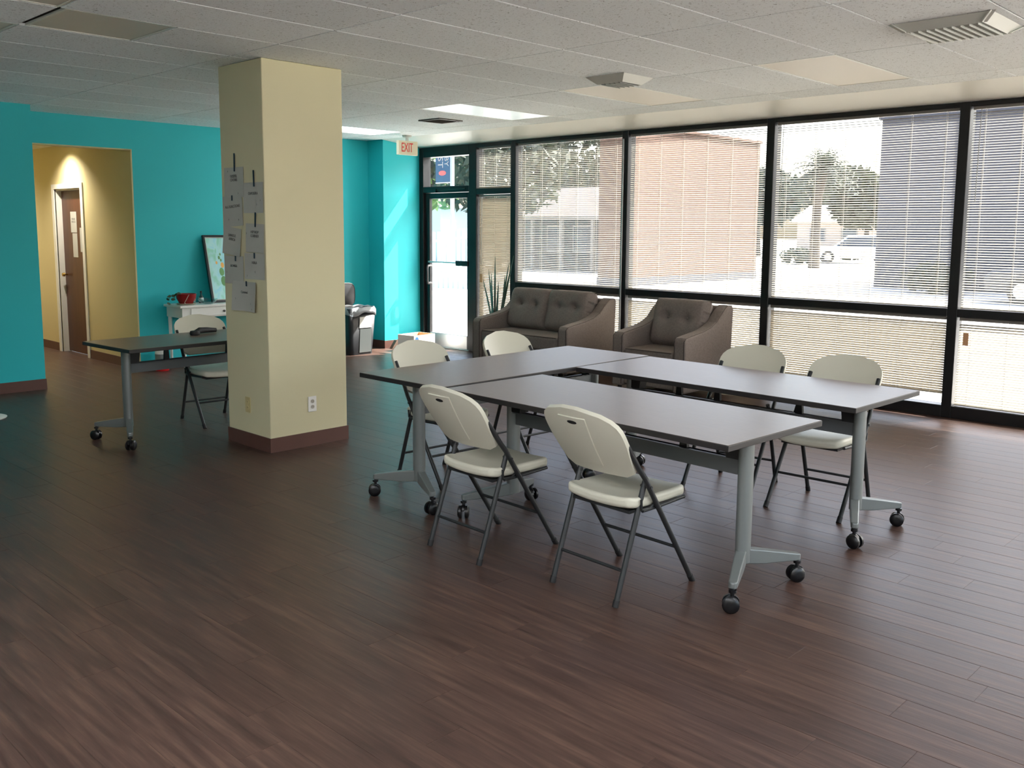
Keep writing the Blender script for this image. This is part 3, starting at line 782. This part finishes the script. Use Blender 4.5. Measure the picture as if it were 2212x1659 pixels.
for j in range(5):
    for i in range(48):
        a = 2*PI*i/48; ca, sa = math.cos(a), math.sin(a)
        q = (abs(ca)**4+abs(sa)**4)**(-.25)
        hx_, hy_ = (.205, .185) if j == 0 else (.222, .202) if j < 3 else (.228+.006*math.sin(5*a), .208+.006*math.sin(7*a))
        z = (.585, .615, .612, .575, .525+.025*math.sin(4*a+1))[j]
        lv.append((hx_*q*ca+(.012 if j > 2 and ca > .5 else 0), hy_*q*sa, z+.006*math.sin(9*a+j)))
lf = [(j*48+i, j*48+(i+1) % 48, (j+1)*48+(i+1) % 48, (j+1)*48+i) for j in range(4) for i in range(48)]
ln = obj('liner', MB().add(lv, lf), BAG, bn, smooth=True); s_ = ln.modifiers.new('film', 'SOLIDIFY'); s_.thickness = .0015
lid = thing('bin_lid', 'black rounded bin lid standing upright behind the trash bin', 'lid', (7.235, 10.07, .60))
def lidf(u, v):
    a = 2*PI*u; R = v; q = (abs(math.cos(a))**4+abs(math.sin(a))**4)**(-.25)
    return (.165*R*q*math.cos(a), -.02*(1-R**2), .15+.15*R*q*math.sin(a)), (0, 1, 0)
obj('lid_panel', MB().sheet(28, 4, lidf, .008), BINM, lid, smooth=50)
obj('lid_rim', MB().tube([(lambda p: (p[0], p[1], p[2]))(lidf(k/28, 1.0)[0]) for k in range(29)], .008, 6, cap=False), CAP, lid, smooth=True)
obj('hinge_leg', MB().box(-.10, .10, -.01, .01, -.60, .02), BINM, lid)

bx = thing('cardboard_box', 'open white carton with blue print on the floor by the glass door', 'box', (8.03, 9.56, 0), .10)
cm = MB(); w_, d_, h_ = .20, .15, .215
for b in ((-w_, w_, -d_, -d_+.004), (-w_, w_, d_-.004, d_), (-w_, -w_+.004, -d_+.004, d_-.004), (w_-.004, w_, -d_+.004, d_-.004)): cm.box(*b, 0, h_)
cm.box(-w_+.004, w_-.004, -d_+.004, d_-.004, 0, .004)
bb_ = obj('carton', cm, BOXW, bx)
li = MB()
for b in ((-w_+.004, w_-.004, -d_+.004, -d_+.006), (-w_+.004, w_-.004, d_-.006, d_-.004), (-w_+.004, -w_+.006, -d_+.006, d_-.006), (w_-.006, w_-.004, -d_+.006, d_-.006)): li.box(*b, .004, h_)
obj('inner_board', li, CARD, bb_)
obj('blue_print', MB().prism([(-.19, h_-.075), (-.10, h_-.075), (-.125, h_-.02), (-.165, h_-.02)], 'y', -d_-.0008, -d_), BLUEP, bb_)
obj('print_mark', MB().box(-.16, -.135, -d_-.0008, -d_, .075, .115).box(.13, .16, -d_-.0008, -d_, .09, .10), INK, bb_)
wd = thing('flap_shadow', 'small dark triangular block standing in for the carton flap shadow, left of the white carton', 'shadow block', (7.93, 9.88, 0))  # solid dark triangle in place of the shadow cast by the carton flap
obj('shadow_block', MB().prism([(-.085, 0), (.085, 0), (0, .115)], 'y', -.03, .03), SHADEB, wd, bevel=.004)

# ------------------------------------------------------------------ exit sign
ex = thing('exit_sign', 'cream exit sign with red letters hanging from the ceiling', 'exit sign', (7.68, 9.30, ZC), .0)
obj('canopy', MB().lathe([(0, 0), (.06, 0), (.055, -.022), (.02, -.03), (.02, -.075), (0, -.075)], 16), VENTW, ex, smooth=40)
hs = obj('housing', MB().box(-.155, .155, -.025, .025, -.245, -.07), SIGNB, ex, bevel=.006)
me = text_mb('EXIT', .165, .001); me.materials.append(RED)
o = put('lettering', me, hs, (-.02, -.0265, -.158), (PI/2, 0, 0)); o.scale = (.56, .98, 1)

# ------------------------------------------------------------------ ceiling vents
v1 = thing('ceiling_vent', 'small dark square ceiling vent in front of the exit sign', 'ceiling vent', (6.86, 7.74, ZC))
fm = MB()
for b in ((-.17, .17, -.17, -.145), (-.17, .17, .145, .17), (-.17, -.145, -.145, .145), (.145, .17, -.145, .145)): fm.box(*b, -.012, 0)
obj('frame', fm, VENTD, v1); obj('cavity', MB().box(-.145, .145, -.145, .145, -.003, 0), DARK, v1)
for k in range(6): obj('louvre', MB().box(-.145, .145, -.010, .010, -.0008, .0008), VENTD, v1, loc=(0, -.12+.048*k, -.009), rot=(.6, 0, 0))
v2 = thing('ceiling_vent', 'small flared white ceiling vent over the right table', 'ceiling vent', (5.87, 4.55, ZC))
for k in range(4):
    a = k*PI/2
    obj('flared_side', MB().add([(-.185, -.185, -.002), (.185, -.185, -.002), (.12, -.12, -.055), (-.12, -.12, -.055), (-.185, -.180, 0), (.185, -.180, 0), (.12, -.115, -.050), (-.12, -.115, -.050)],
        [(0,1,2,3),(7,6,5,4),(0,4,5,1),(1,5,6,2),(2,6,7,3),(3,7,4,0)]), VENTW, v2, rot=(0, 0, a))
obj('cavity', MB().box(-.118, .118, -.118, .118, -.046, -.042), DARK, v2)
for k in range(5): obj('louvre', MB().box(-.116, .116, -.014, .014, -.001, .001), VENTW, v2, loc=(0, -.09+.045*k, -.053), rot=(.7, 0, 0))
v3 = thing('ceiling_vent', 'large square louvred ceiling vent at the top right', 'ceiling vent', (5.675, 2.00, ZC))
for k in range(4):
    a = k*PI/2
    obj('flared_side', MB().add([(-.285, -.265, -.002), (.285, -.265, -.002), (.225, -.205, -.045), (-.225, -.205, -.045), (-.285, -.260, 0), (.285, -.260, 0), (.225, -.200, -.040), (-.225, -.200, -.040)],
        [(0,1,2,3),(7,6,5,4),(0,4,5,1),(1,5,6,2),(2,6,7,3),(3,7,4,0)]), VENTW, v3, rot=(0, 0, a)).scale = (1, 1, 1)
obj('cavity', MB().box(-.22, .22, -.20, .20, -.022, -.018), DARK, v3)
for k in range(9): obj('louvre', MB().box(-.010, .010, -.205, .205, -.001, .001), VENTW, v3, loc=(-.20+.05*k, 0, -.034), rot=(0, 1.15, 0))
for k in range(9): obj('deflector_blade', MB().box(-.21, .21, -.0015, .0015, -.006, .006), VENTW, v3, loc=(0, -.18+.045*k, -.047))

# ------------------------------------------------------------------ corridor door, lamp and papers
dr = sempty('door_2')
fm = MB().box(4.575, 4.60, DY0-.07, DY0, 0, DZ+.06).box(4.575, 4.60, DY1, DY1+.07, 0, DZ+.06).box(4.575, 4.60, DY0, DY1, DZ, DZ+.06)
fm.box(4.60, 4.705, DY0, DY0+.02, 0, DZ).box(4.60, 4.705, DY1-.02, DY1, 0, DZ).box(4.60, 4.705, DY0, DY1, DZ-.02, DZ)
obj('door_frame', fm, WHITEP, dr)
lf_ = obj('door_leaf', MB().box(4.665, 4.70, DY0+.022, DY1-.022, .008, DZ-.022), WOODD, dr)
kn = MB().tube([(4.665, DY1-.09, 1.00), (4.62, DY1-.09, 1.00)], .010, 8); kn.tube([(4.628, DY1-.09, 1.00), (4.60, DY1-.09, 1.00)], [.026, .022], 12)
obj('door_knob', kn, BRASS, lf_, smooth=40)
n1 = thing('paper_notice', 'rounded white notice at eye height on the brown corridor door', 'paper', (4.664, 12.22, 1.67))
obj('sheet', MB().box(-.0015, 0, -.095, .095, -.13, .13), PAPER, n1, bevel=.0)
me = text_mb('PLEASE\nKNOCK', .035, .0003); me.materials.append(INK); put('lettering', me, n1, (-.002, 0, .02), (PI/2, 0, -PI/2))
n2 = thing('paper_notice', 'tall pale sheet below the rounded notice on the corridor door', 'paper', (4.664, 12.20, 1.38))
obj('sheet', MB().box(-.0015, 0, -.075, .075, -.15, .15), PAPER, n2)
n3 = thing('paper_notice', 'narrow sheet by the door edge nearest the corridor mouth', 'paper', (4.664, 11.98, 1.45))
obj('sheet', MB().box(-.0015, 0, -.06, .06, -.15, .15), PAPER, n3)
lp = thing('downlight', 'small recessed downlight over the corridor door', 'lamp', (4.22, 12.02, 2.62))
obj('trim_ring', MB().lathe([(.05, 0), (.075, 0), (.075, -.008), (.05, -.004)], 20), WHITEP, lp, smooth=40)
BULB = mat('warm_bulb', (255, 226, 180), 0.5, emit=3.2)
obj('bulb', MB().lathe([(0, -.002), (.048, -.001)], 16), BULB, lp)
sl = bpy.data.lights.new('corridor_spot', 'SPOT'); sl.energy = 40; sl.color = (1.0, .90, .76); sl.spot_size = math.radians(125); sl.spot_blend = 1.0; sl.shadow_soft_size = .04
so = bpy.data.objects.new('corridor_spot', sl); C.objects.link(so); so.parent = lp; so.location = (0, 0, -.015); so.rotation_euler = (0, math.radians(-14), 0)

lp2 = thing('downlight', 'added downlight deep in the corridor, out of sight, as fill light', 'lamp', (3.98, 14.2, 2.62))  # unseen lamp added to raise the ambient light in the corridor
obj('trim_ring', MB().lathe([(.05, 0), (.075, 0), (.075, -.008), (.05, -.004)], 20), WHITEP, lp2, smooth=40)
obj('bulb', MB().lathe([(0, -.002), (.048, -.001)], 16), BULB, lp2)
sl2 = bpy.data.lights.new('corridor_spot', 'SPOT'); sl2.energy = 42; sl2.color = (1.0, .92, .80); sl2.spot_size = math.radians(150); sl2.spot_blend = 1.0; sl2.shadow_soft_size = .04
so2 = bpy.data.objects.new('corridor_spot', sl2); C.objects.link(so2); so2.parent = lp2; so2.location = (0, 0, -.015)

# ------------------------------------------------------------------ console with things on it
cs = thing('console_table', 'small white console table with a drawer against the teal wall', 'console table', (5.40, 10.07, 0))
obj('top', MB().box(-.53, .53, -.205, .205, .715, .742), WHITEP, cs, bevel=.005)
ap = obj('apron', MB().box(-.50, .50, -.185, .19, .60, .715), WHITEP, cs)
dw = obj('drawer', MB().box(-.40, .40, -.20, -.185, .615, .705), WHITEP, cs, bevel=.003)
obj('knob', MB().lathe([(0, 0), (.012, 0), (.014, .016), (0, .022)], 12), VENTD, dw, loc=(0, -.20, .66), rot=(PI/2, 0, 0))
for sx in (-1, 1):
    for sy in (-1, 1):
        obj('leg', MB().tube([(sx*.475, sy*.16, 0), (sx*.475, sy*.165, .60)], [.014, .024], 4), WHITEP, cs)
ZK = .742
pf = thing('framed_picture', 'black framed green and blue watercolour leaning on the console', 'picture', (5.70, 10.06, ZK+.004))
pf.rotation_euler = (-.24, 0, 0)
fr = MB(); pw, ph = .34, .80
for b in ((-pw, pw, 0, .022), (-pw, pw, ph-.022, ph), (-pw, -pw+.022, .022, ph-.022), (pw-.022, pw, .022, ph-.022)): fr.box(b[0], b[1], -.012, .02, b[2], b[3])
obj('frame', fr, BLACKP, pf)
mt = obj('mat_board', MB().box(-pw+.022, pw-.022, 0, .008, .022, ph-.022), PAPER, pf)
obj('print', MB().box(-pw+.034, pw-.034, -.001, 0, .034, ph-.034), PICT, mt)
FLW = mat('orange_petals', (236, 176, 90), .6); LFP = mat('painted_leaf', (98, 150, 92), .6)
for k, (px, pz, s_, mm) in enumerate(((-.21, .47, .020, FLW), (-.17, .53, .022, LFP), (-.15, .50, .018, LFP), (-.14, .44, .035, FLW), (-.16, .36, .05, LFP), (-.15, .25, .06, LFP), (-.15, .57, .016, LFP))):
    obj('painted_shape', MB().prism([(px+s_*math.cos(a)*.6, pz+s_*math.sin(a)) for a in [2*PI*q/10 for q in range(10)]], 'y', -.002, -.001), mm, mt)
rp = thing('red_pot', 'red glazed pot with a trailing plant on the console', 'pot', (5.02, 10.02, ZK))
obj('saucer', MB().lathe([(0, 0), (.085, 0), (.11, .016), (.105, .018), (.08, .006), (0, .006)], 20), TERRA, rp, smooth=40)
obj('bowl', MB().lathe([(0, .008), (.07, .008), (.105, .07), (.115, .125), (.108, .125), (.098, .07), (0, .06)], 24), POTRED, rp, smooth=40)
obj('soil', MB().lathe([(0, .105), (.108, .10)], 16), SOIL, rp)
stem = MB().tube([(-.06, 0, .105), (-.14, -.02, .125), (-.20, -.03, .10), (-.23, -.03, .06)], .003, 5)
obj('stem', stem, LEAFG, rp)
for k in range(9):
    q = k/8; c_ = Vector((-.12-.13*q, -.03+.02*math.sin(k*2.1), .125-.10*q*q+.012*math.cos(k*3)))
    a_ = k*2.4
    obj('leaf', MB().sheet(3, 4, lambda u, v, c_=c_, a_=a_: ((c_.x+(v*.05)*math.cos(a_)+(u-.5)*.028*math.sin(PI*(.12+.85*v))*-math.sin(a_), c_.y+(v*.05)*math.sin(a_)*.6, c_.z+(u-.5)*.030*math.sin(PI*(.12+.85*v))-.01*v), (.2, -1, .2)), .0012), LEAFG, rp, smooth=True)
obj('cream_cord', MB().tube([(-.02, -.112, .12), (-.07, -.10, .03), (-.06, -.10, .018)], .004, 5).tube([(.06, -.10, .07), (.055, -.098, .03)], .004, 5), TERRA, rp)
bt = thing('bottle', 'small dark bottle beside the picture on the console', 'bottle', (5.255, 10.12, ZK))
obj('body', MB().lathe([(0, 0), (.026, 0), (.027, .07), (.012, .095), (.011, .12), (0, .12)], 14), glass_mat('bottle_glass', (.45, .35, .35, 1)), bt, smooth=40)
obj('label', MB().lathe([(.0275, .02), (.0278, .022), (.0278, .062), (.0275, .064)], 14), PAPER, bt, smooth=40)
obj('cap', MB().lathe([(0, .118), (.012, .118), (.012, .14), (0, .14)], 12), BLACKP, bt, smooth=40)
gb = thing('glass_bowl', 'shallow clear glass bowl in front of the picture', 'bowl', (5.235, 9.93, ZK))
obj('bowl', MB().lathe([(0, .004), (.05, .004), (.09, .03), (.11, .06), (.107, .062), (.087, .034), (.047, .01), (0, .01)], 24), GLASSB, gb, smooth=40)
cn = thing('canister', 'white and red canister on the floor left of the console', 'canister', (4.765, 10.14, 0))
obj('red_base', MB().lathe([(0, 0), (.072, 0), (.075, .01), (.075, .085), (0, .085)], 20), mat('canister_red', (206, 30, 36), .4), cn, smooth=40)
obj('white_body', MB().lathe([(0, .085), (.075, .085), (.075, .215), (.07, .225), (0, .225)], 20), BOXW, cn, smooth=40)
obj('printed_band', MB().lathe([(.0755, .13), (.0758, .132), (.0758, .19), (.0755, .192)], 20), POST, cn, smooth=40)
obj('cap', MB().lathe([(0, .225), (.06, .225), (.055, .245), (0, .245)], 16), BOXW, cn, smooth=40)
# pale disc at the left picture edge: the round foot of a stand
ds = thing('stand', 'pale round foot of a stand at the left picture edge', 'stand', (2.44, 8.60, 0))
obj('round_foot', MB().lathe([(0, 0), (.19, 0), (.195, .008), (.16, .018), (.03, .030), (0, .030)], 32), WHITEP, ds, smooth=40)
obj('pole', MB().tube([(0, 0, .02), (0, 0, .95)], .016, 12), ALU, ds, smooth=40)

# ------------------------------------------------------------------ outside
GZ = -.06
ASPH = mat('pale_concrete_lot', (196, 192, 186), .9, vary=.08, vscale=.5)
STUCCO = mat('tan_stucco', (84, 61, 48), .9, vary=.04, vscale=.6, bump=.1, bscale=20)
GREYW = mat('grey_stucco', (68, 68, 75), .9, vary=.04, vscale=.5)
HWALL = mat('house_blue_grey', (34, 43, 54), .8)
HTRIM = mat('house_white_trim', (132, 130, 127), .7)
ROOFM = mat('pale_shingle_roof', (84, 77, 74), .9, vary=.1, vscale=6)
HGLASS = mat('house_window_dark', (46, 58, 74), .2)
BARK = mat('bark', (62, 53, 45), .95, vary=.25, vscale=8)
FOL = mat('foliage', (46, 52, 38), .8, vary=.35, vscale=1.2, transl=.25)
FOLD = mat('dark_foliage', (42, 52, 42), .8, vary=.35, vscale=1.2, transl=.25)
FOLL = mat('bright_foliage', (84, 112, 62), .8, vary=.35, vscale=1.2, transl=.3)
CARW = mat('white_car_paint', (226, 228, 230), .2, spec=.6)
FENCE = mat('white_fence', (176, 180, 184), .6)
BANB = mat('banner_blue', (24, 52, 80), .7)
BANR = mat('banner_red', (206, 70, 66), .7)
PALEB = mat('pale_blue_stucco', (156, 176, 182), .85)
struct(obj('ground', MB().box(XW+.14, 160, -90, 170, GZ-.2, GZ).box(-60, XW+.14, -90, YF-.12, GZ-.2, GZ), ASPH))
struct(obj('sidewalk', MB().box(XW+.14, 10.6, -12, 24, GZ, -.012), mat('sidewalk_concrete', (214, 208, 198), .9, vary=.05, vscale=1.5)))
tb = thing('stucco_building', 'tan stucco building filling the window above the armchair', 'building', (21.84, 16.74, GZ))
obj('wall', MB().box(0, 7.75, 0, .86, 0, 4.66), STUCCO, tb)
obj('parapet_cap', MB().box(-.06, 7.81, -.06, .92, 4.66, 4.74), STUCCO, tb)
obj('base_course', MB().box(-.02, 7.77, -.02, .88, 0, .25), GREYW, tb)
gb2 = thing('grey_building', 'tall grey shaded building wall seen at the right', 'building', (27.8, 11.75, GZ))
obj('wall', MB().box(0, 9, -26, 0, 0, 4.95), GREYW, gb2)
obj('parapet_cap', MB().box(-.08, 9.08, -26.08, .08, 4.95, 5.06), GREYW, gb2)
for k in range(4):
    wv = obj('window', MB().box(-.03, .02, -22+5*k, -20.4+5*k, 1.0, 2.3), HTRIM, gb2)
    obj('pane', MB().box(-.04, -.03, -21.9+5*k, -20.5+5*k, 1.1, 2.2), HGLASS, wv)
# low hedge and planters in front of the grey building
def leaf_cloud(name, parent, centre, rad, n, size, m, seed):
    r = random.Random(seed); mb = MB(); vs = []; fs = []
    for k in range(n):
        while True:
            p = Vector((r.uniform(-1, 1), r.uniform(-1, 1), r.uniform(-1, 1)))
            if .35 < p.length < 1: break
        p = Vector((p.x*rad[0], p.y*rad[1], p.z*rad[2])) + Vector(centre)
        a = Vector((r.gauss(0, 1), r.gauss(0, 1), r.gauss(0, 1))).normalized(); b = a.cross(Vector((r.gauss(0, 1), r.gauss(0, 1), r.gauss(0, 1)))).normalized()
        s = size*r.uniform(.6, 1.3); i = len(vs)
        vs += [p-a*s, p+b*s*.45, p+a*s, p-b*s*.45]; fs.append((i, i+1, i+2, i+3))
    me = bpy.data.meshes.new(name); me.from_pydata([tuple(v) for v in vs], [], fs); me.materials.append(m)
    o = put(name, me, parent); o['kind'] = 'stuff'; return o
def tree(label, loc, h, rad, m, seed, n=1500, size=.28):
    t = thing('tree', label, 'tree', loc, 0, 'trees beyond the parking lot')
    r = random.Random(seed)
    tr = MB().tube([(0, 0, 0), (r.uniform(-.1, .1), r.uniform(-.1, .1), h*.35), (r.uniform(-.3, .3), r.uniform(-.3, .3), h*.7)], [.20, .15, .07], 8)
    for k in range(5):
        a = r.uniform(0, 2*PI); tr.tube([(0, 0, h*.35), (rad*.5*math.cos(a), rad*.5*math.sin(a), h*.6), (rad*.8*math.cos(a), rad*.8*math.sin(a), h*.75)], [.09, .06, .02], 6)
    obj('trunk', tr, BARK, t, smooth=True)
    leaf_cloud('foliage', t, (0, 0, h*.68), (rad, rad, h*.34), n, size, m, seed)
    return t
tree('leafy tree seen through the transom above the glass door', (27, 32.5, GZ), 6.5, 3.4, FOLL, 11, 1500)
tree('tall tree seen at the top of the sidelight blind', (26, 26.0, GZ), 6.0, 2.8, FOL, 12, 1500)
tree('large tree above the house roof', (39, 31.5, GZ), 8.5, 4.2, FOL, 13, 2400)
tree('broad tree left of the palm', (55, 31.0, GZ), 5.6, 2.9, FOLD, 14, 1600, .4)
tree('tree just right of the palm', (76, 35.3, GZ), 7.0, 3.6, FOL, 15, 1400, .4)
tree('tree half hidden by the grey building', (60, 26.0, GZ), 5.2, 2.6, FOL, 16, 1200, .4)
# palm
pm_ = thing('palm_tree', 'tall feathery palm tree in the window left of the grey wall', 'palm tree', (40, 19.55, GZ))
obj('trunk', MB().tube([(0, .15, 0), (.05, .16, 1.6), (.03, .12, 3.2), (0, -.12, 4.4)], [.27, .21, .19, .24], 10), BARK, pm_, smooth=True)
rp_ = random.Random(21)
for k in range(56):
    a = 2*PI*k/56*5.0+rp_.uniform(-.2, .2); el = rp_.uniform(-.3, 1.35); Lf = rp_.uniform(1.35, 1.8); mb = MB(); vs = []; fs = []
    base = Vector((0, -.12, 4.4)); pts = []
    for j in range(9):
        s = j/8*Lf; z = s*math.sin(el)-.30*s*s*(.7+.3*math.cos(el)); rr_ = s*math.cos(el)
        pts.append(base+Vector((rr_*math.cos(a), rr_*math.sin(a), z)))
    for j in range(1, 9):
        sd = Vector((-math.sin(a), math.cos(a), 0)); ll = .42*math.sin(PI*(.15+.8*j/9))
        for q in (-1, 1):
            i0 = len(vs); p = pts[j]; b_ = pts[j]-(pts[j]-pts[j-1])*.45
            tip = p+sd*q*ll+Vector((0, 0, -.35*ll)); vs += [b_, p, tip]; fs.append((i0, i0+1, i0+2))
    mb.tube(pts, [.03-.003*j for j in range(9)], 4); mb.add(vs, fs); obj('frond', mb, FOLD, pm_)
# house across the street
hs_ = thing('house', 'low house with a pale gable roof seen above the loveseat', 'house', (28.4, 26.4, GZ))
obj('wall', MB().box(.6, 6, -4.6, 1.9, 0, 2.15), HWALL, hs_)
obj('roof', MB().prism([(0, 2.12), (6.6, 2.12), (3.3, 3.5)], 'y', -5.0, 2.2), ROOFM, hs_)
obj('fascia', MB().box(-.02, .05, -5.02, 2.22, 2.06, 2.2), HTRIM, hs_)
for k, (a, b) in enumerate(((-.4, -1.2), (-1.8, -2.7), (-3.2, -4.0))):
    wv = obj('window', MB().box(.55, .62, b-.06, a+.06, .75, 1.85), HTRIM, hs_); obj('pane', MB().box(.54, .55, b, a, .82, 1.78), HGLASS, wv)
for k in range(4): obj('porch_post', MB().box(.05, .17, -4.8+1.6*k, -4.68+1.6*k, 0, 2.1), HTRIM, hs_)
h2 = thing('house', 'white roofed house behind the palm trunk', 'house', (64, 33.2, GZ))
obj('wall', MB().box(.5, 6, -6, 0, 0, 2.3), mat('house_beige', (188, 172, 158), .85), h2)
obj('roof', MB().prism([(0, 2.3), (6.5, 2.3), (3.2, 3.6)], 'y', -6.4, .4), HTRIM, h2)
for k in range(2):
    wv = obj('window', MB().box(.46, .52, -4.6+2.4*k, -3.4+2.4*k, .9, 1.9), HTRIM, h2); obj('pane', MB().box(.44, .46, -4.5+2.4*k, -3.5+2.4*k, 1.0, 1.8), HGLASS, wv)
# cars
def car(label, loc, rotz, m):
    t = thing('car', label, 'car', loc, rotz, 'cars parked outside')
    obj('body', MB().prism([(-2.2, .28), (2.2, .28), (2.25, .62), (2.1, .78), (1.2, .88), (-1.5, .90), (-2.15, .84), (-2.25, .5)], 'y', -.86, .86), m, t, bevel=.07, seg=3)
    obj('cabin', MB().prism([(-1.75, .88), (1.05, .86), (.35, 1.40), (-1.05, 1.42)], 'y', -.74, .74), HGLASS, t, bevel=.05)
    obj('roof', MB().prism([(-1.10, 1.40), (.40, 1.38), (.25, 1.46), (-.95, 1.47)], 'y', -.72, .72), m, t, bevel=.02)
    for sx in (-1.35, 1.4):
        for sy in (-1, 1):
            w = obj('wheel', MB().tube([(sx, sy*.70, .32), (sx, sy*.88, .32)], .32, 18), CAP, t, smooth=40)
            obj('hubcap', MB().tube([(sx, sy*.875, .32), (sx, sy*.89, .32)], .19, 14), ALU, w, smooth=40)
    return t
car('white car parked beyond the lot left of the grey building', (48, 21.4, GZ), 2.1, CARW)
car('dark car parked in front of the grey building', (24.6, 5.2, GZ), PI/2+.1, mat('dark_car_paint', (44, 48, 56), .25))
for k, (x_, y_) in enumerate(((44, 22.6), (52, 23.4), (26.2, 1.2), (26.4, 9.4))):
    sh = thing('shrub', ['low shrub left of the white car', 'low shrub behind the white car', 'low shrub by the grey building near the dark car', 'low shrub at the corner end of the grey wall'][k], 'shrub', (x_, y_, GZ), 0, 'shrubs outside')
    leaf_cloud('foliage', sh, (0, 0, .42), (.9, .9, .42), 420, .14, FOLD, 40+k)
    obj('stem', MB().tube([(0, 0, 0), (0, 0, .5)], .04, 6), BARK, sh)
# street pole with banner
bp_ = thing('street_pole', 'pale street pole with a blue banner seen above the glass door', 'street pole', (20.0, 22.02, GZ))
obj('pole', MB().tube([(0, 0, 0), (0, 0, 6.5)], [.075, .06], 12), ALU, bp_, smooth=True)
obj('banner_arm', MB().tube([(0, 0, 4.62), (0, .78, 4.62)], .02, 6).tube([(0, 0, 3.12), (0, .78, 3.12)], .02, 6), ALU, bp_)
bn_ = obj('banner', MB().box(-.006, .006, .10, .78, 3.15, 4.60), BANB, bp_)
for body, yy, zz, sz in (('ST', .56, 3.76, .34), ('BY', .27, 3.78, .27)):
    me = text_mb(body, sz, .002); me.materials.append(HTRIM)
    put('lettering', me, bn_, (-.009, yy, zz), (Matrix.Rotation(-PI/2, 3, 'Z') @ Matrix.Rotation(PI/2, 3, 'X') @ Matrix.Rotation(-PI/2, 3, 'Z')).to_euler())
obj('red_oval', MB().prism([(.46+.17*math.cos(a), 3.42+.075*math.sin(a)) for a in [2*PI*k/18 for k in range(18)]], 'x', -.009, -.006), BANR, bn_)
# fence and pale building behind the glass door
fn = thing('fence', 'white slatted fence seen through the glass door', 'fence', (17.5, 20.25, GZ), .0)
for k in range(12): obj('slat', MB().box(-.02, .02, -.045, .045, 0, 1.55+.02*k), FENCE, fn, loc=(.30*k*.2, -.14*k, 0))
obj('rail', MB().tube([(.03, .05, .4), (.03+.06*11, -.14*11, .4)], .03, 4).tube([(.03, .05, 1.3), (.03+.06*11, -.14*11, 1.5)], .03, 4), FENCE, fn)
pb = thing('pale_building', 'pale blue wall seen through the glass door', 'building', (31, 40.5, GZ))
obj('wall', MB().box(0, 5, -5.5, 3.5, 0, 2.7), PALEB, pb)
obj('roof', MB().box(-.2, 5.2, -5.7, 3.7, 2.7, 2.85), HTRIM, pb)
obj('door', MB().box(-.04, 0, -1.2, -.3, 0, 2.05), HWALL, pb)
